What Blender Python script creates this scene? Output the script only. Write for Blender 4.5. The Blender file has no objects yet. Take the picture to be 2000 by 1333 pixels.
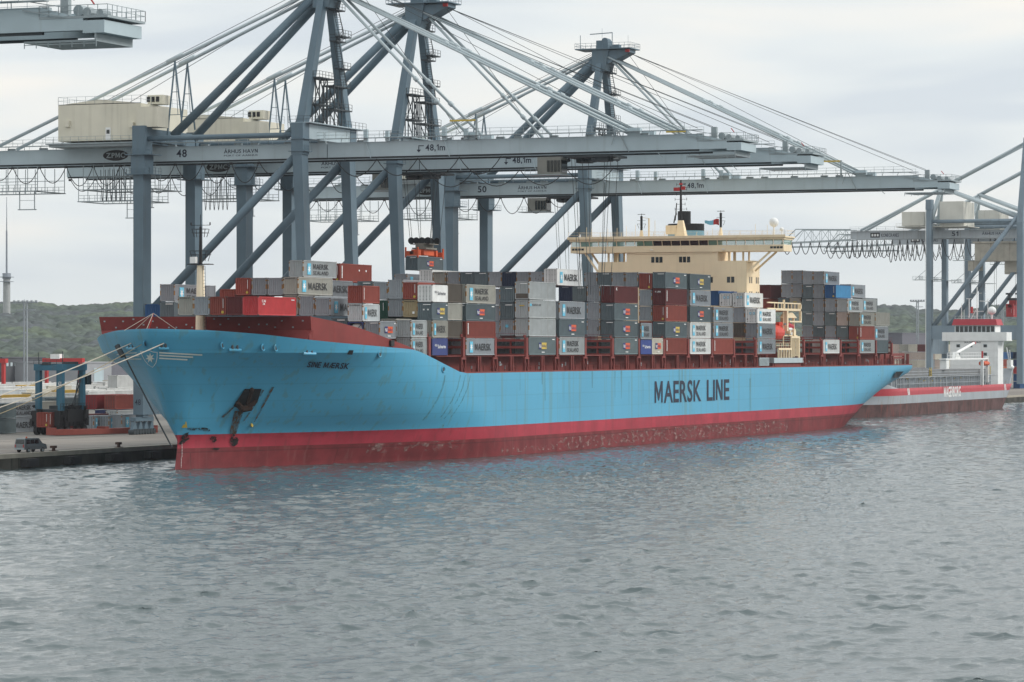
import bpy, math, random
import numpy as np
from mathutils import Vector, Matrix
random.seed(7); RNG = np.random.RandomState(11)
SC = bpy.context.scene; COL = SC.collection
R = math.radians
# ---------------------------------------------------------------- camera
PSI = R(21.375); CAM = (-393.4, -213.8, 17.0)
FW = (math.cos(PSI), math.sin(PSI)); RT = (math.sin(PSI), -math.cos(PSI))
cd = bpy.data.cameras.new('camera'); cam = bpy.data.objects.new('camera', cd); COL.objects.link(cam)
cam.location = CAM; cam.rotation_euler = (R(90 + 0.128), 0, PSI - R(90))
cd.sensor_width = 36; cd.lens = 117.0; cd.clip_start = 1; cd.clip_end = 20000
SC.camera = cam
# ---------------------------------------------------------------- sky and sun
SUN_EL, SUN_AZ = R(33), R(290)      # azimuth of the sun seen from the scene (math angle in the XY plane)
W = bpy.data.worlds.new('World'); SC.world = W; W.use_nodes = True
nt = W.node_tree; nt.nodes.clear()
def wn(t, **k):
    n = nt.nodes.new(t)
    for a, b in k.items(): setattr(n, a, b)
    return n
out = wn('ShaderNodeOutputWorld'); bg = wn('ShaderNodeBackground'); bg.inputs[1].default_value = 0.1
bg2 = wn('ShaderNodeBackground'); bg2.inputs[1].default_value = 1.10
sky = wn('ShaderNodeTexSky', sky_type='NISHITA', sun_disc=False, sun_elevation=SUN_EL, sun_rotation=R(90) - SUN_AZ)
tc = wn('ShaderNodeTexCoord'); mp = wn('ShaderNodeMapping'); mp.inputs['Scale'].default_value = (1.0, 1.0, 6.5)
mp.inputs['Location'].default_value = (0.35, 0.1, 0.55)
nz = wn('ShaderNodeTexNoise'); nz.inputs['Scale'].default_value = 5.5; nz.inputs['Detail'].default_value = 3.5; nz.inputs['Roughness'].default_value = 0.5
nz.inputs['Distortion'].default_value = 0.25
rp = wn('ShaderNodeValToRGB')
rp.color_ramp.elements[0].position = 0.36; rp.color_ramp.elements[0].color = (0.68, 0.735, 0.785, 1)
rp.color_ramp.elements[1].position = 0.66; rp.color_ramp.elements[1].color = (0.96, 0.925, 0.86, 1)
e = rp.color_ramp.elements.new(0.49); e.color = (0.80, 0.84, 0.85, 1)
sx = wn('ShaderNodeSeparateXYZ'); hz = wn('ShaderNodeMapRange')
hz.inputs[1].default_value = 0.0; hz.inputs[2].default_value = 0.035; hz.inputs[3].default_value = 0.85; hz.inputs[4].default_value = 0.0
mxh = wn('ShaderNodeMixRGB'); mxh.inputs[2].default_value = (0.80, 0.845, 0.85, 1)
zn = wn('ShaderNodeMapRange'); zn.inputs[1].default_value = 0.12; zn.inputs[2].default_value = 0.75; zn.inputs[3].default_value = 1.0; zn.inputs[4].default_value = 1.15
mul = wn('ShaderNodeVectorMath', operation='SCALE'); mixs = wn('ShaderNodeMixShader'); mixs.inputs[0].default_value = 0.93
L = nt.links.new
L(tc.outputs['Generated'], mp.inputs[0]); L(mp.outputs[0], nz.inputs[0]); L(nz.outputs[0], rp.inputs[0])
L(tc.outputs['Generated'], sx.inputs[0]); L(sx.outputs[2], hz.inputs[0]); L(hz.outputs[0], mxh.inputs[0]); L(rp.outputs[0], mxh.inputs[1])
L(sx.outputs[2], zn.inputs[0]); L(mxh.outputs[0], mul.inputs[0]); L(zn.outputs[0], mul.inputs['Scale'])
L(mul.outputs[0], bg2.inputs[0]); L(sky.outputs[0], bg.inputs[0]); L(bg.outputs[0], mixs.inputs[1]); L(bg2.outputs[0], mixs.inputs[2]); L(mixs.outputs[0], out.inputs[0])
sd = bpy.data.lights.new('sun', 'SUN'); sd.energy = 2.2; sd.angle = R(20); sd.color = (1.0, 0.965, 0.91)
so = bpy.data.objects.new('sun', sd); COL.objects.link(so)
sdir = Vector((math.cos(SUN_EL) * math.cos(SUN_AZ), math.cos(SUN_EL) * math.sin(SUN_AZ), math.sin(SUN_EL)))
so.rotation_euler = sdir.to_track_quat('Z', 'Y').to_euler(); so.location = (0, -300, 400)
SC.view_settings.view_transform = 'Standard'; SC.view_settings.look = 'None'; SC.view_settings.exposure = 0.0; SC.view_settings.gamma = 1.0
# ---------------------------------------------------------------- materials
MATS = {}
def mat(name, col, rough=0.6, var=0.12, scale=0.5, metal=0.0, rust=0.0, streak=0.0, seam=0.0, bump=0.0, rustcol=(0.12, 0.055, 0.025), emit=None, alpha=None, spec=0.35, coat=0.0):
    if name in MATS: return MATS[name]
    m = bpy.data.materials.new(name); m.use_nodes = True; MATS[name] = m
    t = m.node_tree; n = t.nodes; l = t.links.new; b = n['Principled BSDF']
    b.inputs['Roughness'].default_value = rough; b.inputs['Metallic'].default_value = metal
    b.inputs['Specular IOR Level'].default_value = spec
    c0 = n.new('ShaderNodeTexCoord'); nz = n.new('ShaderNodeTexNoise'); nz.inputs['Scale'].default_value = scale; nz.inputs['Detail'].default_value = 6
    l(c0.outputs['Object'], nz.inputs[0])
    mr = n.new('ShaderNodeMapRange'); mr.inputs[1].default_value = 0.3; mr.inputs[2].default_value = 0.7; mr.inputs[3].default_value = 1 - var; mr.inputs[4].default_value = 1 + var
    l(nz.outputs[0], mr.inputs[0])
    sc = n.new('ShaderNodeVectorMath'); sc.operation = 'SCALE'; sc.inputs[0].default_value = col[:3]; l(mr.outputs[0], sc.inputs['Scale'])
    cur = sc.outputs[0]
    if streak:
        mp = n.new('ShaderNodeMapping'); mp.inputs['Scale'].default_value = (1.1, 1.1, 0.045); l(c0.outputs['Object'], mp.inputs[0])
        n2 = n.new('ShaderNodeTexNoise'); n2.inputs['Scale'].default_value = 0.9; n2.inputs['Detail'].default_value = 5; l(mp.outputs[0], n2.inputs[0])
        r2 = n.new('ShaderNodeMapRange'); r2.inputs[1].default_value = 0.56; r2.inputs[2].default_value = 0.66; r2.inputs[3].default_value = 0; r2.inputs[4].default_value = streak; l(n2.outputs[0], r2.inputs[0])
        mx = n.new('ShaderNodeMixRGB'); mx.inputs[2].default_value = (*rustcol, 1); l(r2.outputs[0], mx.inputs[0]); l(cur, mx.inputs[1]); cur = mx.outputs[0]
    if rust:
        n3 = n.new('ShaderNodeTexNoise'); n3.inputs['Scale'].default_value = 1.7; n3.inputs['Detail'].default_value = 8; n3.inputs['Roughness'].default_value = 0.65; l(c0.outputs['Object'], n3.inputs[0])
        r3 = n.new('ShaderNodeMapRange'); r3.inputs[1].default_value = 0.6; r3.inputs[2].default_value = 0.72; r3.inputs[3].default_value = 0; r3.inputs[4].default_value = rust; l(n3.outputs[0], r3.inputs[0])
        mx = n.new('ShaderNodeMixRGB'); mx.inputs[2].default_value = (*rustcol, 1); l(r3.outputs[0], mx.inputs[0]); l(cur, mx.inputs[1]); cur = mx.outputs[0]
    if seam:   # welded plate seams
        br = n.new('ShaderNodeTexBrick'); mp = n.new('ShaderNodeMapping'); mp.inputs['Rotation'].default_value = (R(90), 0, 0); l(c0.outputs['Object'], mp.inputs[0]); l(mp.outputs[0], br.inputs[0])
        br.inputs['Scale'].default_value = 0.1; br.inputs['Mortar Size'].default_value = 0.009; br.inputs['Brick Width'].default_value = 2.6; br.inputs['Row Height'].default_value = 0.24
        br.inputs['Color1'].default_value = (1, 1, 1, 1); br.inputs['Color2'].default_value = (0.93, 0.95, 0.955, 1); br.inputs['Mortar'].default_value = (1 - seam,) * 3 + (1,)
        mx = n.new('ShaderNodeMixRGB'); mx.blend_type = 'MULTIPLY'; mx.inputs[0].default_value = 1; l(cur, mx.inputs[1]); l(br.outputs[0], mx.inputs[2]); cur = mx.outputs[0]
    if 'container' in name:      # each container weathered a little differently
        oi = n.new('ShaderNodeObjectInfo'); ro = n.new('ShaderNodeMapRange'); ro.inputs[3].default_value = 0.84; ro.inputs[4].default_value = 1.12; l(oi.outputs['Random'], ro.inputs[0])
        s2 = n.new('ShaderNodeVectorMath'); s2.operation = 'SCALE'; l(cur, s2.inputs[0]); l(ro.outputs[0], s2.inputs['Scale']); cur = s2.outputs[0]
    l(cur, b.inputs['Base Color'])
    if bump:
        bm = n.new('ShaderNodeBump'); bm.inputs['Strength'].default_value = bump; bm.inputs['Distance'].default_value = 0.05; l(nz.outputs[0], bm.inputs['Height']); l(bm.outputs[0], b.inputs['Normal'])
    if emit:
        b.inputs['Emission Color'].default_value = (*emit[:3], 1); b.inputs['Emission Strength'].default_value = emit[3]
    if alpha is not None: b.inputs['Alpha'].default_value = alpha
    return m
def ragged(name, col, lo, hi, amax, sc=(1, 1, 1), rough=.85):
    m = mat(name, col, rough, .4, 1.0); t = m.node_tree; n = t.nodes; b = n['Principled BSDF']
    c = n.new('ShaderNodeTexCoord'); mp = n.new('ShaderNodeMapping'); mp.inputs['Scale'].default_value = sc; t.links.new(c.outputs['Object'], mp.inputs[0])
    z = n.new('ShaderNodeTexNoise'); z.inputs['Scale'].default_value = 1.6; z.inputs['Detail'].default_value = 7; z.inputs['Roughness'].default_value = .65; t.links.new(mp.outputs[0], z.inputs[0])
    r = n.new('ShaderNodeMapRange'); r.inputs[1].default_value = lo; r.inputs[2].default_value = hi; r.inputs[4].default_value = amax; t.links.new(z.outputs[0], r.inputs[0]); t.links.new(r.outputs[0], b.inputs['Alpha']); return m
M = {}
M['leg'] = mat('crane_leg_paint', (0.112, 0.168, 0.210), 0.5, 0.10, 0.25, streak=0.12, rustcol=(0.10, 0.10, 0.09))
M['boom'] = mat('crane_boom_paint', (0.42, 0.51, 0.55), 0.5, 0.08, 0.2, streak=0.12, rustcol=(0.17, 0.17, 0.15))
M['stay'] = mat('crane_stay_paint', (0.42, 0.49, 0.52), 0.45, 0.06)
M['steel'] = mat('dark_steel', (0.045, 0.055, 0.062), 0.6, 0.2)
M['galv'] = mat('galvanised_rail', (0.30, 0.35, 0.37), 0.5, 0.1)
M['beige'] = mat('house_beige', (0.68, 0.65, 0.54), 0.6, 0.06, 0.3, streak=0.12, rustcol=(0.2, 0.17, 0.12))
M['black'] = mat('black_paint', (0.012, 0.012, 0.014), 0.5, 0.2)
M['ink'] = mat('lettering_dark', (0.018, 0.022, 0.045), 0.6, 0.1)
M['inkc'] = mat('lettering_faded', (0.04, 0.042, 0.045), 0.7, 0.25, 3.0)
M['wht'] = mat('white_paint', (0.80, 0.81, 0.80), 0.5, 0.06, 0.5, streak=0.10, rustcol=(0.35, 0.28, 0.2))
M['orange'] = mat('orange_paint', (0.62, 0.10, 0.03), 0.5, 0.15)
M['yellow'] = mat('yellow_paint', (0.55, 0.40, 0.07), 0.5, 0.15)
M['red'] = mat('red_paint', (0.42, 0.03, 0.03), 0.5, 0.12)
M['glass'] = mat('dark_glass', (0.01, 0.014, 0.016), 0.08, 0.1, spec=0.6)
M['rope'] = mat('rope', (0.55, 0.50, 0.42), 0.9, 0.1)
M['cable'] = mat('rubber_cable', (0.03, 0.03, 0.032), 0.7, 0.1)
M['hull'] = mat('hull_blue', (0.080, 0.355, 0.54), 0.42, 0.06, 0.06, streak=0.30, rustcol=(0.13, 0.20, 0.12), seam=0.10, spec=0.4)
M['boot'] = mat('hull_boot_red', (0.36, 0.032, 0.052), 0.6, 0.18, 0.3, streak=0.35, rustcol=(0.14, 0.03, 0.035), seam=0.1)
M['anti'] = mat('hull_antifouling', (0.165, 0.020, 0.024), 0.7, 0.25, 0.4, streak=0.3, rustcol=(0.24, 0.10, 0.09), rust=0.35, seam=0.35)
M['deckred'] = mat('deck_red', (0.215, 0.035, 0.032), 0.6, 0.12, 0.4, streak=0.15)
M['lash'] = mat('lashing_red', (0.20, 0.042, 0.036), 0.65, 0.2, 0.6, rust=0.5)
M['cream'] = mat('ship_cream', (0.84, 0.69, 0.47), 0.5, 0.05, 0.3, streak=0.10, rustcol=(0.30, 0.17, 0.08))
M['lblue'] = mat('funnel_blue', (0.17, 0.45, 0.60), 0.5, 0.05)
M['wallgrey'] = mat('stripe_grey', (0.74, 0.76, 0.70), 0.6, 0.08)
M['rustpatch'] = mat('rust_patch', (0.27, 0.14, 0.05), .85, .4, 3.0)
CC = dict(grey=(0.285, 0.31, 0.335), pale=(0.40, 0.425, 0.43), beige=(0.335, 0.33, 0.295), slate=(0.115, 0.15, 0.165), slate2=(0.15, 0.19, 0.20),
          brown=(0.265, 0.062, 0.046), maroon=(0.125, 0.026, 0.027), red=(0.50, 0.055, 0.06), navy=(0.014, 0.025, 0.062), navy2=(0.03, 0.045, 0.16), blue=(0.025, 0.10, 0.25), blue2=(0.03, 0.06, 0.25),
          lb=(0.07, 0.27, 0.48), white=(0.66, 0.67, 0.66), white2=(0.52, 0.55, 0.56), cream=(0.60, 0.57, 0.49), tan=(0.37, 0.30, 0.18), green=(0.012, 0.06, 0.04), gmid=(0.03, 0.17, 0.09),
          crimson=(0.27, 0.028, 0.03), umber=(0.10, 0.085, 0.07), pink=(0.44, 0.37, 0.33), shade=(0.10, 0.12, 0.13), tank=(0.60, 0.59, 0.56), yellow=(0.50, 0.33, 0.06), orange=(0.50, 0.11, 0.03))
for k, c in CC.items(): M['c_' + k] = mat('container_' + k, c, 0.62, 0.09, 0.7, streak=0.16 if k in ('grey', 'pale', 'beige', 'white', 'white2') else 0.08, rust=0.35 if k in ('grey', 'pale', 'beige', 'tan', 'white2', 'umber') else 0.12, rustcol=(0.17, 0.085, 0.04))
# ---------------------------------------------------------------- mesh builder
class MB:
    def __init__(s): s.v = []; s.f = []; s.m = []; s.k = 0
    def add(s, vs, fs):
        o = len(s.v); s.v.extend([tuple(p) for p in vs]); s.f.extend([tuple(i + o for i in f) for f in fs]); s.m.extend([s.k] * len(fs)); return s
    def mk(s, k): s.k = k; return s
    def box(s, x0, x1, y0, y1, z0, z1):
        return s.add([(x0, y0, z0), (x1, y0, z0), (x1, y1, z0), (x0, y1, z0), (x0, y0, z1), (x1, y0, z1), (x1, y1, z1), (x0, y1, z1)],
                     [(0, 3, 2, 1), (4, 5, 6, 7), (0, 1, 5, 4), (1, 2, 6, 5), (2, 3, 7, 6), (3, 0, 4, 7)])
    def cbox(s, c, d): return s.box(c[0] - d[0] / 2, c[0] + d[0] / 2, c[1] - d[1] / 2, c[1] + d[1] / 2, c[2] - d[2] / 2, c[2] + d[2] / 2)
    def hexa(s, a, b):     # a, b: lists of 4 points (bottom ring, top ring)
        return s.add(list(a) + list(b), [(3, 2, 1, 0), (4, 5, 6, 7), (0, 1, 5, 4), (1, 2, 6, 5), (2, 3, 7, 6), (3, 0, 4, 7)])
    def col(s, p, q, a, b, a2=None, b2=None):   # leg with x-size a, y-size b from p to q
        a2 = a if a2 is None else a2; b2 = b if b2 is None else b2
        f = lambda c, a, b: [(c[0] - a / 2, c[1] - b / 2, c[2]), (c[0] + a / 2, c[1] - b / 2, c[2]), (c[0] + a / 2, c[1] + b / 2, c[2]), (c[0] - a / 2, c[1] + b / 2, c[2])]
        return s.hexa(f(p, a, b), f(q, a2, b2))
    def tube(s, p, q, r, n=8, r2=None, caps=True):
        p = Vector(p); q = Vector(q); d = (q - p); 
        if d.length < 1e-6: return s
        d.normalize(); u = d.orthogonal().normalized(); w = d.cross(u); r2 = r if r2 is None else r2
        vs = [p + (u * math.cos(t) + w * math.sin(t)) * r for t in [2 * math.pi * i / n for i in range(n)]]
        vs += [q + (u * math.cos(t) + w * math.sin(t)) * r2 for t in [2 * math.pi * i / n for i in range(n)]]
        fs = [(i, (i + 1) % n, n + (i + 1) % n, n + i) for i in range(n)]
        if caps: fs += [tuple(range(n))[::-1], tuple(range(n, 2 * n))]
        return s.add(vs, fs)
    def bar(s, p, q, r=0.05): return s.tube(p, q, r, 4)
    def poly(s, pts, r, n=6):
        for a, b in zip(pts, pts[1:]): s.tube(a, b, r, n, caps=False)
        return s
    def cat(s, p, q, sag, r, n=10, k=5):
        p = Vector(p); q = Vector(q)
        return s.poly([p.lerp(q, t / n) - Vector((0, 0, sag * 4 * (t / n) * (1 - t / n))) for t in range(n + 1)], r, k)
    def sph(s, c, r, nu=12, nv=8, sz=1.0):
        vs = [(c[0], c[1], c[2] + r * sz)]
        for j in range(1, nv):
            for i in range(nu):
                a = math.pi * j / nv; b = 2 * math.pi * i / nu
                vs.append((c[0] + r * math.sin(a) * math.cos(b), c[1] + r * math.sin(a) * math.sin(b), c[2] + r * sz * math.cos(a)))
        vs.append((c[0], c[1], c[2] - r * sz)); fs = []
        for i in range(nu): fs.append((0, 1 + i, 1 + (i + 1) % nu))
        for j in range(nv - 2):
            for i in range(nu):
                a = 1 + j * nu + i; b = 1 + j * nu + (i + 1) % nu; fs.append((a, a + nu, b + nu, b))
        e = len(vs) - 1; o = 1 + (nv - 2) * nu
        for i in range(nu): fs.append((e, o + (i + 1) % nu, o + i))
        return s.add(vs, fs)
    def rail(s, p, q, h=1.1, step=2.0, r=0.035):
        p = Vector(p); q = Vector(q); L = (q - p).length; n = max(1, int(round(L / step))); up = Vector((0, 0, 1))
        for i in range(n + 1):
            a = p.lerp(q, i / n); s.bar(a, a + up * h, r)
        for k in (1.0, 0.5): s.bar(p + up * h * k, q + up * h * k, r)
        return s
    def ladder(s, p, q, w, ax=(1, 0, 0), step=0.6, r=0.035):
        p = Vector(p); q = Vector(q); a = Vector(ax) * w / 2; s.bar(p - a, q - a, r); s.bar(p + a, q + a, r)
        n = int((q - p).length / step)
        for i in range(n + 1):
            c = p.lerp(q, i / max(n, 1)); s.bar(c - a, c + a, r * 0.8)
        return s
    def build(s, name, mats, parent=None, smooth=False):
        me = bpy.data.meshes.new(name); me.from_pydata(s.v, [], s.f); me.update()
        if not isinstance(mats, (list, tuple)): mats = [mats]
        for m in mats: me.materials.append(m)
        if any(s.m): me.polygons.foreach_set('material_index', s.m)
        if smooth: me.polygons.foreach_set('use_smooth', [True] * len(s.f))
        o = bpy.data.objects.new(name, me); COL.objects.link(o)
        if parent: o.parent = parent
        return o
def tag(o, label=None, cat=None, group=None, kind=None):
    if label: o['label'] = label
    if cat: o['category'] = cat
    if group: o['group'] = group
    if kind: o['kind'] = kind
    return o
def thing(name, label, cat, loc=(0, 0, 0), group=None, rz=0):
    o = bpy.data.objects.new(name, None); COL.objects.link(o); o.location = loc; o.rotation_euler = (0, 0, rz); o.empty_display_size = 0.5
    return tag(o, label, cat, group)
def copy_tree(o, parent=None):
    c = o.copy(); COL.objects.link(c)
    if parent: c.parent = parent
    for ch in list(o.children): copy_tree(ch, c)
    return c
# ---------------------------------------------------------------- lettering
GLY = {}
def glyph(ch, bold):
    key = (ch, bold)
    if key in GLY: return GLY[key]
    t = .13 + bold * 1.2
    MM = [(0, 0), (0, 1), (t * 1.2, 1), (.45, .40), (.9 - t * 1.2, 1), (.9, 1), (.9, 0), (.9 - t, 0), (.9 - t, .66), (.45 + t * .3, .10), (.45 - t * .3, .10), (t, .66), (t, 0)]
    P = None
    if ch == 'M': P = [MM]; w = .9
    elif ch == 'W': P = [[(x * 1.15, 1 - y) for x, y in MM][::-1]]; w = 1.035
    elif ch == 'N': P = [[(0, 0), (0, 1), (t * 1.15, 1), (.75 - t, .32), (.75 - t, 1), (.75, 1), (.75, 0), (.75 - t * 1.15, 0), (t, .68), (t, 0)]]; w = .75
    elif ch == 'Æ': P = [[(0, 0), (.15, 0), (.68 - t, .80), (.68 - t, 1), (.40, 1)], [(.68 - t, 0), (1.15, 0), (1.15, t), (.68, t), (.68, .5 - t / 2), (1.1, .5 - t / 2), (1.1, .5 + t / 2), (.68, .5 + t / 2), (.68, 1 - t), (1.15, 1 - t), (1.15, 1), (.68 - t, 1)], [(.27, .2), (.68 - t, .2), (.68 - t, .2 + t), (.36, .2 + t)]]; w = 1.15
    elif ch == '1': P = [[(.26, 0), (.26, .72), (.05, .60), (.05, .60 + t * .9), (.30, 1), (.26 + t, 1), (.26 + t, 0)]]; w = .45
    if P:
        v = []; f = []
        for q in P: f.append(tuple(range(len(v), len(v) + len(q)))[::-1]); v += q
        GLY[key] = (np.array(v, float), f, w + .14); return GLY[key]
    if ch == ' ': GLY[key] = (None, [], .42); return GLY[key]
    cu = bpy.data.curves.new('t', 'FONT'); cu.body = ch; cu.size = 1.0; cu.offset = bold * .55; cu.resolution_u = 3
    o = bpy.data.objects.new('t', cu); COL.objects.link(o); dg = bpy.context.evaluated_depsgraph_get(); me = bpy.data.meshes.new_from_object(o.evaluated_get(dg))
    v = np.array([p.co[:2] for p in me.vertices]); f = [tuple(p.vertices) for p in me.polygons]; v = v / .70
    if len(v): v[:, 0] -= v[:, 0].min()
    bpy.data.objects.remove(o); bpy.data.curves.remove(cu); bpy.data.meshes.remove(me)
    GLY[key] = (v, f, (v[:, 0].max() if len(v) else .3) + (.06 if ch in 'RKLA' else .12)); return GLY[key]
TXT = {}
def text(body, bold=0.0):
    key = (body, bold)
    if key in TXT: return TXT[key]
    V = []; F = []; x = 0.0
    for ch in body:
        v, f, w = glyph(ch, bold)
        if v is not None and len(v):
            o = len(V); V += [(a + x, b) for a, b in v]; F += [tuple(i + o for i in q) for q in f]
        x += w
    V = np.array(V); V[:, 1] = np.clip(V[:, 1] / max(1.0, V[:, 1].max() if any(c in body for c in 'Åldjg') else 1.0), -.3, 1.02)
    TXT[key] = (V, F); return TXT[key]
def letter(mb, body, org, right, w, h, bold=0.02, shear=0.0):    # fits the text in a w x h box, origin bottom-left
    v, f = text(body, bold); sx = w / v[:, 0].max(); r = Vector(right); o = Vector(org)
    mb.add([o + r * (x * sx + shear * y * h) + Vector((0, 0, y * h)) for x, y in v], f); return mb
STAR = [(math.cos(R(90 + i * 180 / 7)) * (1.0 if i % 2 == 0 else 0.42), math.sin(R(90 + i * 180 / 7)) * (1.0 if i % 2 == 0 else 0.42)) for i in range(14)]
def star(mb, c, right, r, sy=1.0):
    c = Vector(c); a = Vector(right)
    mb.add([c] + [c + a * x * r + Vector((0, 0, y * r * sy)) for x, y in STAR], [(0, 1 + i, 1 + (i + 1) % 14) for i in range(14)])
def panel(mb, org, right, w, h):
    o = Vector(org); r = Vector(right); u = Vector((0, 0, 1)); mb.add([o, o + r * w, o + r * w + u * h, o + u * h], [(0, 1, 2, 3)])
def ribs(mb, org, right, out, w, h, pitch=0.30, dep=0.085):   # corrugated sheet
    o = Vector(org); r = Vector(right); n = Vector(out); u = Vector((0, 0, 1)); k = max(1, int(round(w / pitch))); p = w / k; pts = []
    for i in range(k): pts += [(i * p, 0), (i * p + p * .3, 0), (i * p + p * .5, -dep), (i * p + p * .8, -dep)]
    pts.append((w, 0)); vs = []
    for a, b in pts: vs += [o + r * a + n * b, o + r * a + n * b + u * h]
    mb.add(vs, [(2 * i, 2 * i + 2, 2 * i + 3, 2 * i + 1) for i in range(len(pts) - 1)])
# ---------------------------------------------------------------- containers (origin: near lower front corner; x along the box, y across, faces -x and -y look at the camera)
CW = 2.44; CMESH = {}
def body_mesh(Lg, H, colr, kind):
    key = (Lg, H, colr, kind)
    if key in CMESH: return CMESH[key]
    mb = MB(); m = [M['c_' + colr], M['steel'], M['c_umber'], M['wht'], M['rustpatch']]
    t = 0.16
    if kind == 'tank':
        for x in (0, Lg - .15):
            for y in (0, CW - .15): mb.mk(0).box(x, x + .15, y, y + .15, 0, H)
        for z in (0, H - .15):
            for y in (0, CW - .15): mb.box(.15, Lg - .15, y, y + .15, z, z + .15)
            for x in (0, Lg - .15): mb.box(x, x + .15, .15, CW - .15, z, z + .15)
        for x0, r0, x1, r1 in ((.2, .75, .45, 1.1), (.45, 1.1, Lg - .45, 1.1), (Lg - .45, 1.1, Lg - .2, .75)): mb.mk(3).tube((x0, CW / 2, H / 2), (x1, CW / 2, H / 2), r0, 20, r2=r1)
        mb.mk(0).bar((.1, .1, .1), (.1, CW - .1, H - .1), .05).bar((.1, CW - .1, .1), (.1, .1, H - .1), .05)
        m = [M['c_navy2'], M['steel'], M['steel'], M['c_tank']]
    else:
        # corner posts and rails
        for x in (0, Lg - t):
            for y in (0, CW - t): mb.mk(0).box(x, x + t, y, y + t, 0.0, H)
        for z0, z1 in ((0.03, 0.19), (H - .13, H - 0.01)):
            for y in (0.01, CW - .11): mb.box(t, Lg - t, y, y + .10, z0, z1)
            for x in (0.01, Lg - .11): mb.box(x, x + .10, t, CW - t, z0, z1)
        mb.box(0.05, Lg - .05, 0.07, CW - .07, H - .06, H - .03); mb.box(0.05, Lg - .05, 0.07, CW - .07, 0.08, 0.12)
        for x in (-.012, Lg - .178):      # corner castings
            for y in (-.012, CW - .178):
                for z in (-.004, H - .114): mb.mk(1 if colr in ('slate', 'slate2', 'navy', 'shade') else 2).box(x, x + .19, y, y + .19, z, z + .118)
        if colr in ('grey', 'pale', 'beige', 'tan', 'umber', 'white2', 'pink'):
            for y in (-.006, CW - .155): mb.mk(4).box(-.006, .17, y, y + .161, H * .36, H * .62).box(-.006, .17, y, y + .161, H * .80, H * .90)
        mb.mk(0)
        flat = kind in ('reefer', 'smooth')
        if flat:
            mb.box(t, Lg - t, .04, .07, .19, H - .13); mb.box(t, Lg - t, CW - .07, CW - .04, .19, H - .13)
        else:
            ribs(mb, (t, .05, .19), (1, 0, 0), (0, -1, 0), Lg - 2 * t, H - .32); ribs(mb, (Lg - t, CW - .05, .19), (-1, 0, 0), (0, 1, 0), Lg - 2 * t, H - .32)
        if kind in ('reefer', 'door'):   # doors with locking bars
            mb.box(.05, .09, t, CW - t, .19, H - .13)
            for i in range(4):
                y = t + (CW - 2 * t) * (i + .5) / 4; mb.mk(1).bar((.02, y, .2), (.02, y, H - .14), .022)
                for z in (.35, H * .33, H * .62, H - .4): mb.box(-.01, .05, y - .07, y + .07, z, z + .05)
            mb.box(.035, .05, CW / 2 - .015, CW / 2 + .015, .19, H - .13).mk(0)
        else: ribs(mb, (.05, CW - t, .19), (0, -1, 0), (-1, 0, 0), CW - 2 * t, H - .32, .30, .11)
        ribs(mb, (Lg - .05, t, .19), (0, 1, 0), (1, 0, 0), CW - 2 * t, H - .32, .27, .05)
    me = bpy.data.meshes.new('container_shell'); me.from_pydata(mb.v, [], mb.f)
    for q in m: me.materials.append(q)
    me.polygons.foreach_set('material_index', mb.m); me.update()
    CMESH[key] = me; return me
DMESH = {}
def decal(key, fn, mats):
    if key not in DMESH:
        mb = MB(); fn(mb); me = bpy.data.meshes.new(key[0]); me.from_pydata(mb.v, [], mb.f)
        for q in mats: me.materials.append(q)
        me.polygons.foreach_set('material_index', mb.m); me.update(); DMESH[key] = me
    return DMESH[key]
def put(name, me, par, off=(0, 0, 0)):
    o = bpy.data.objects.new(name, me); COL.objects.link(o); o.parent = par; o.location = off; return o
X1 = (1, 0, 0); Y_ = (0, -1, 0)
MARKTXT = {'M': 'star logo and one word lettering', 'MS': 'star logo and two line lettering', 'Ms': 'star logo and small dotted lettering', 'P': 'navy and orange badge', 'Py': 'navy and yellow badge', 'H': 'vertical white lettering', 'Hd': 'vertical lettering and two white dots',
           'S': 'curly script lettering', 'C': 'white block lettering', 'K': 'small white block mark', 'm': 'one small line of lettering', 'x': 'small marks', 'lb': 'lighter blue side'}
FRONTTXT = {'t': 'dark lettering above its end wall', 'd': 'an orange dot low on its end', 'b': 'a white bar on its end', 'r': 'reefer doors', 'r2': 'reefer doors and blue squares', 'k': 'white block letters on its end', 'n': 'small white line on top', 'sp': 'spotted end', 's': 'a blue star on its end',
            'bt': 'white bar and faint lettering', 'bp': 'rusty end panel', 'o': 'an orange oval', 'o2': 'orange mark on its end', 'bx': 'white bar and two small marks', 'tx': 'lettering above a white mark', 'd2': 'dented end', 'v': 'thin vertical lettering'}
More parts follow.
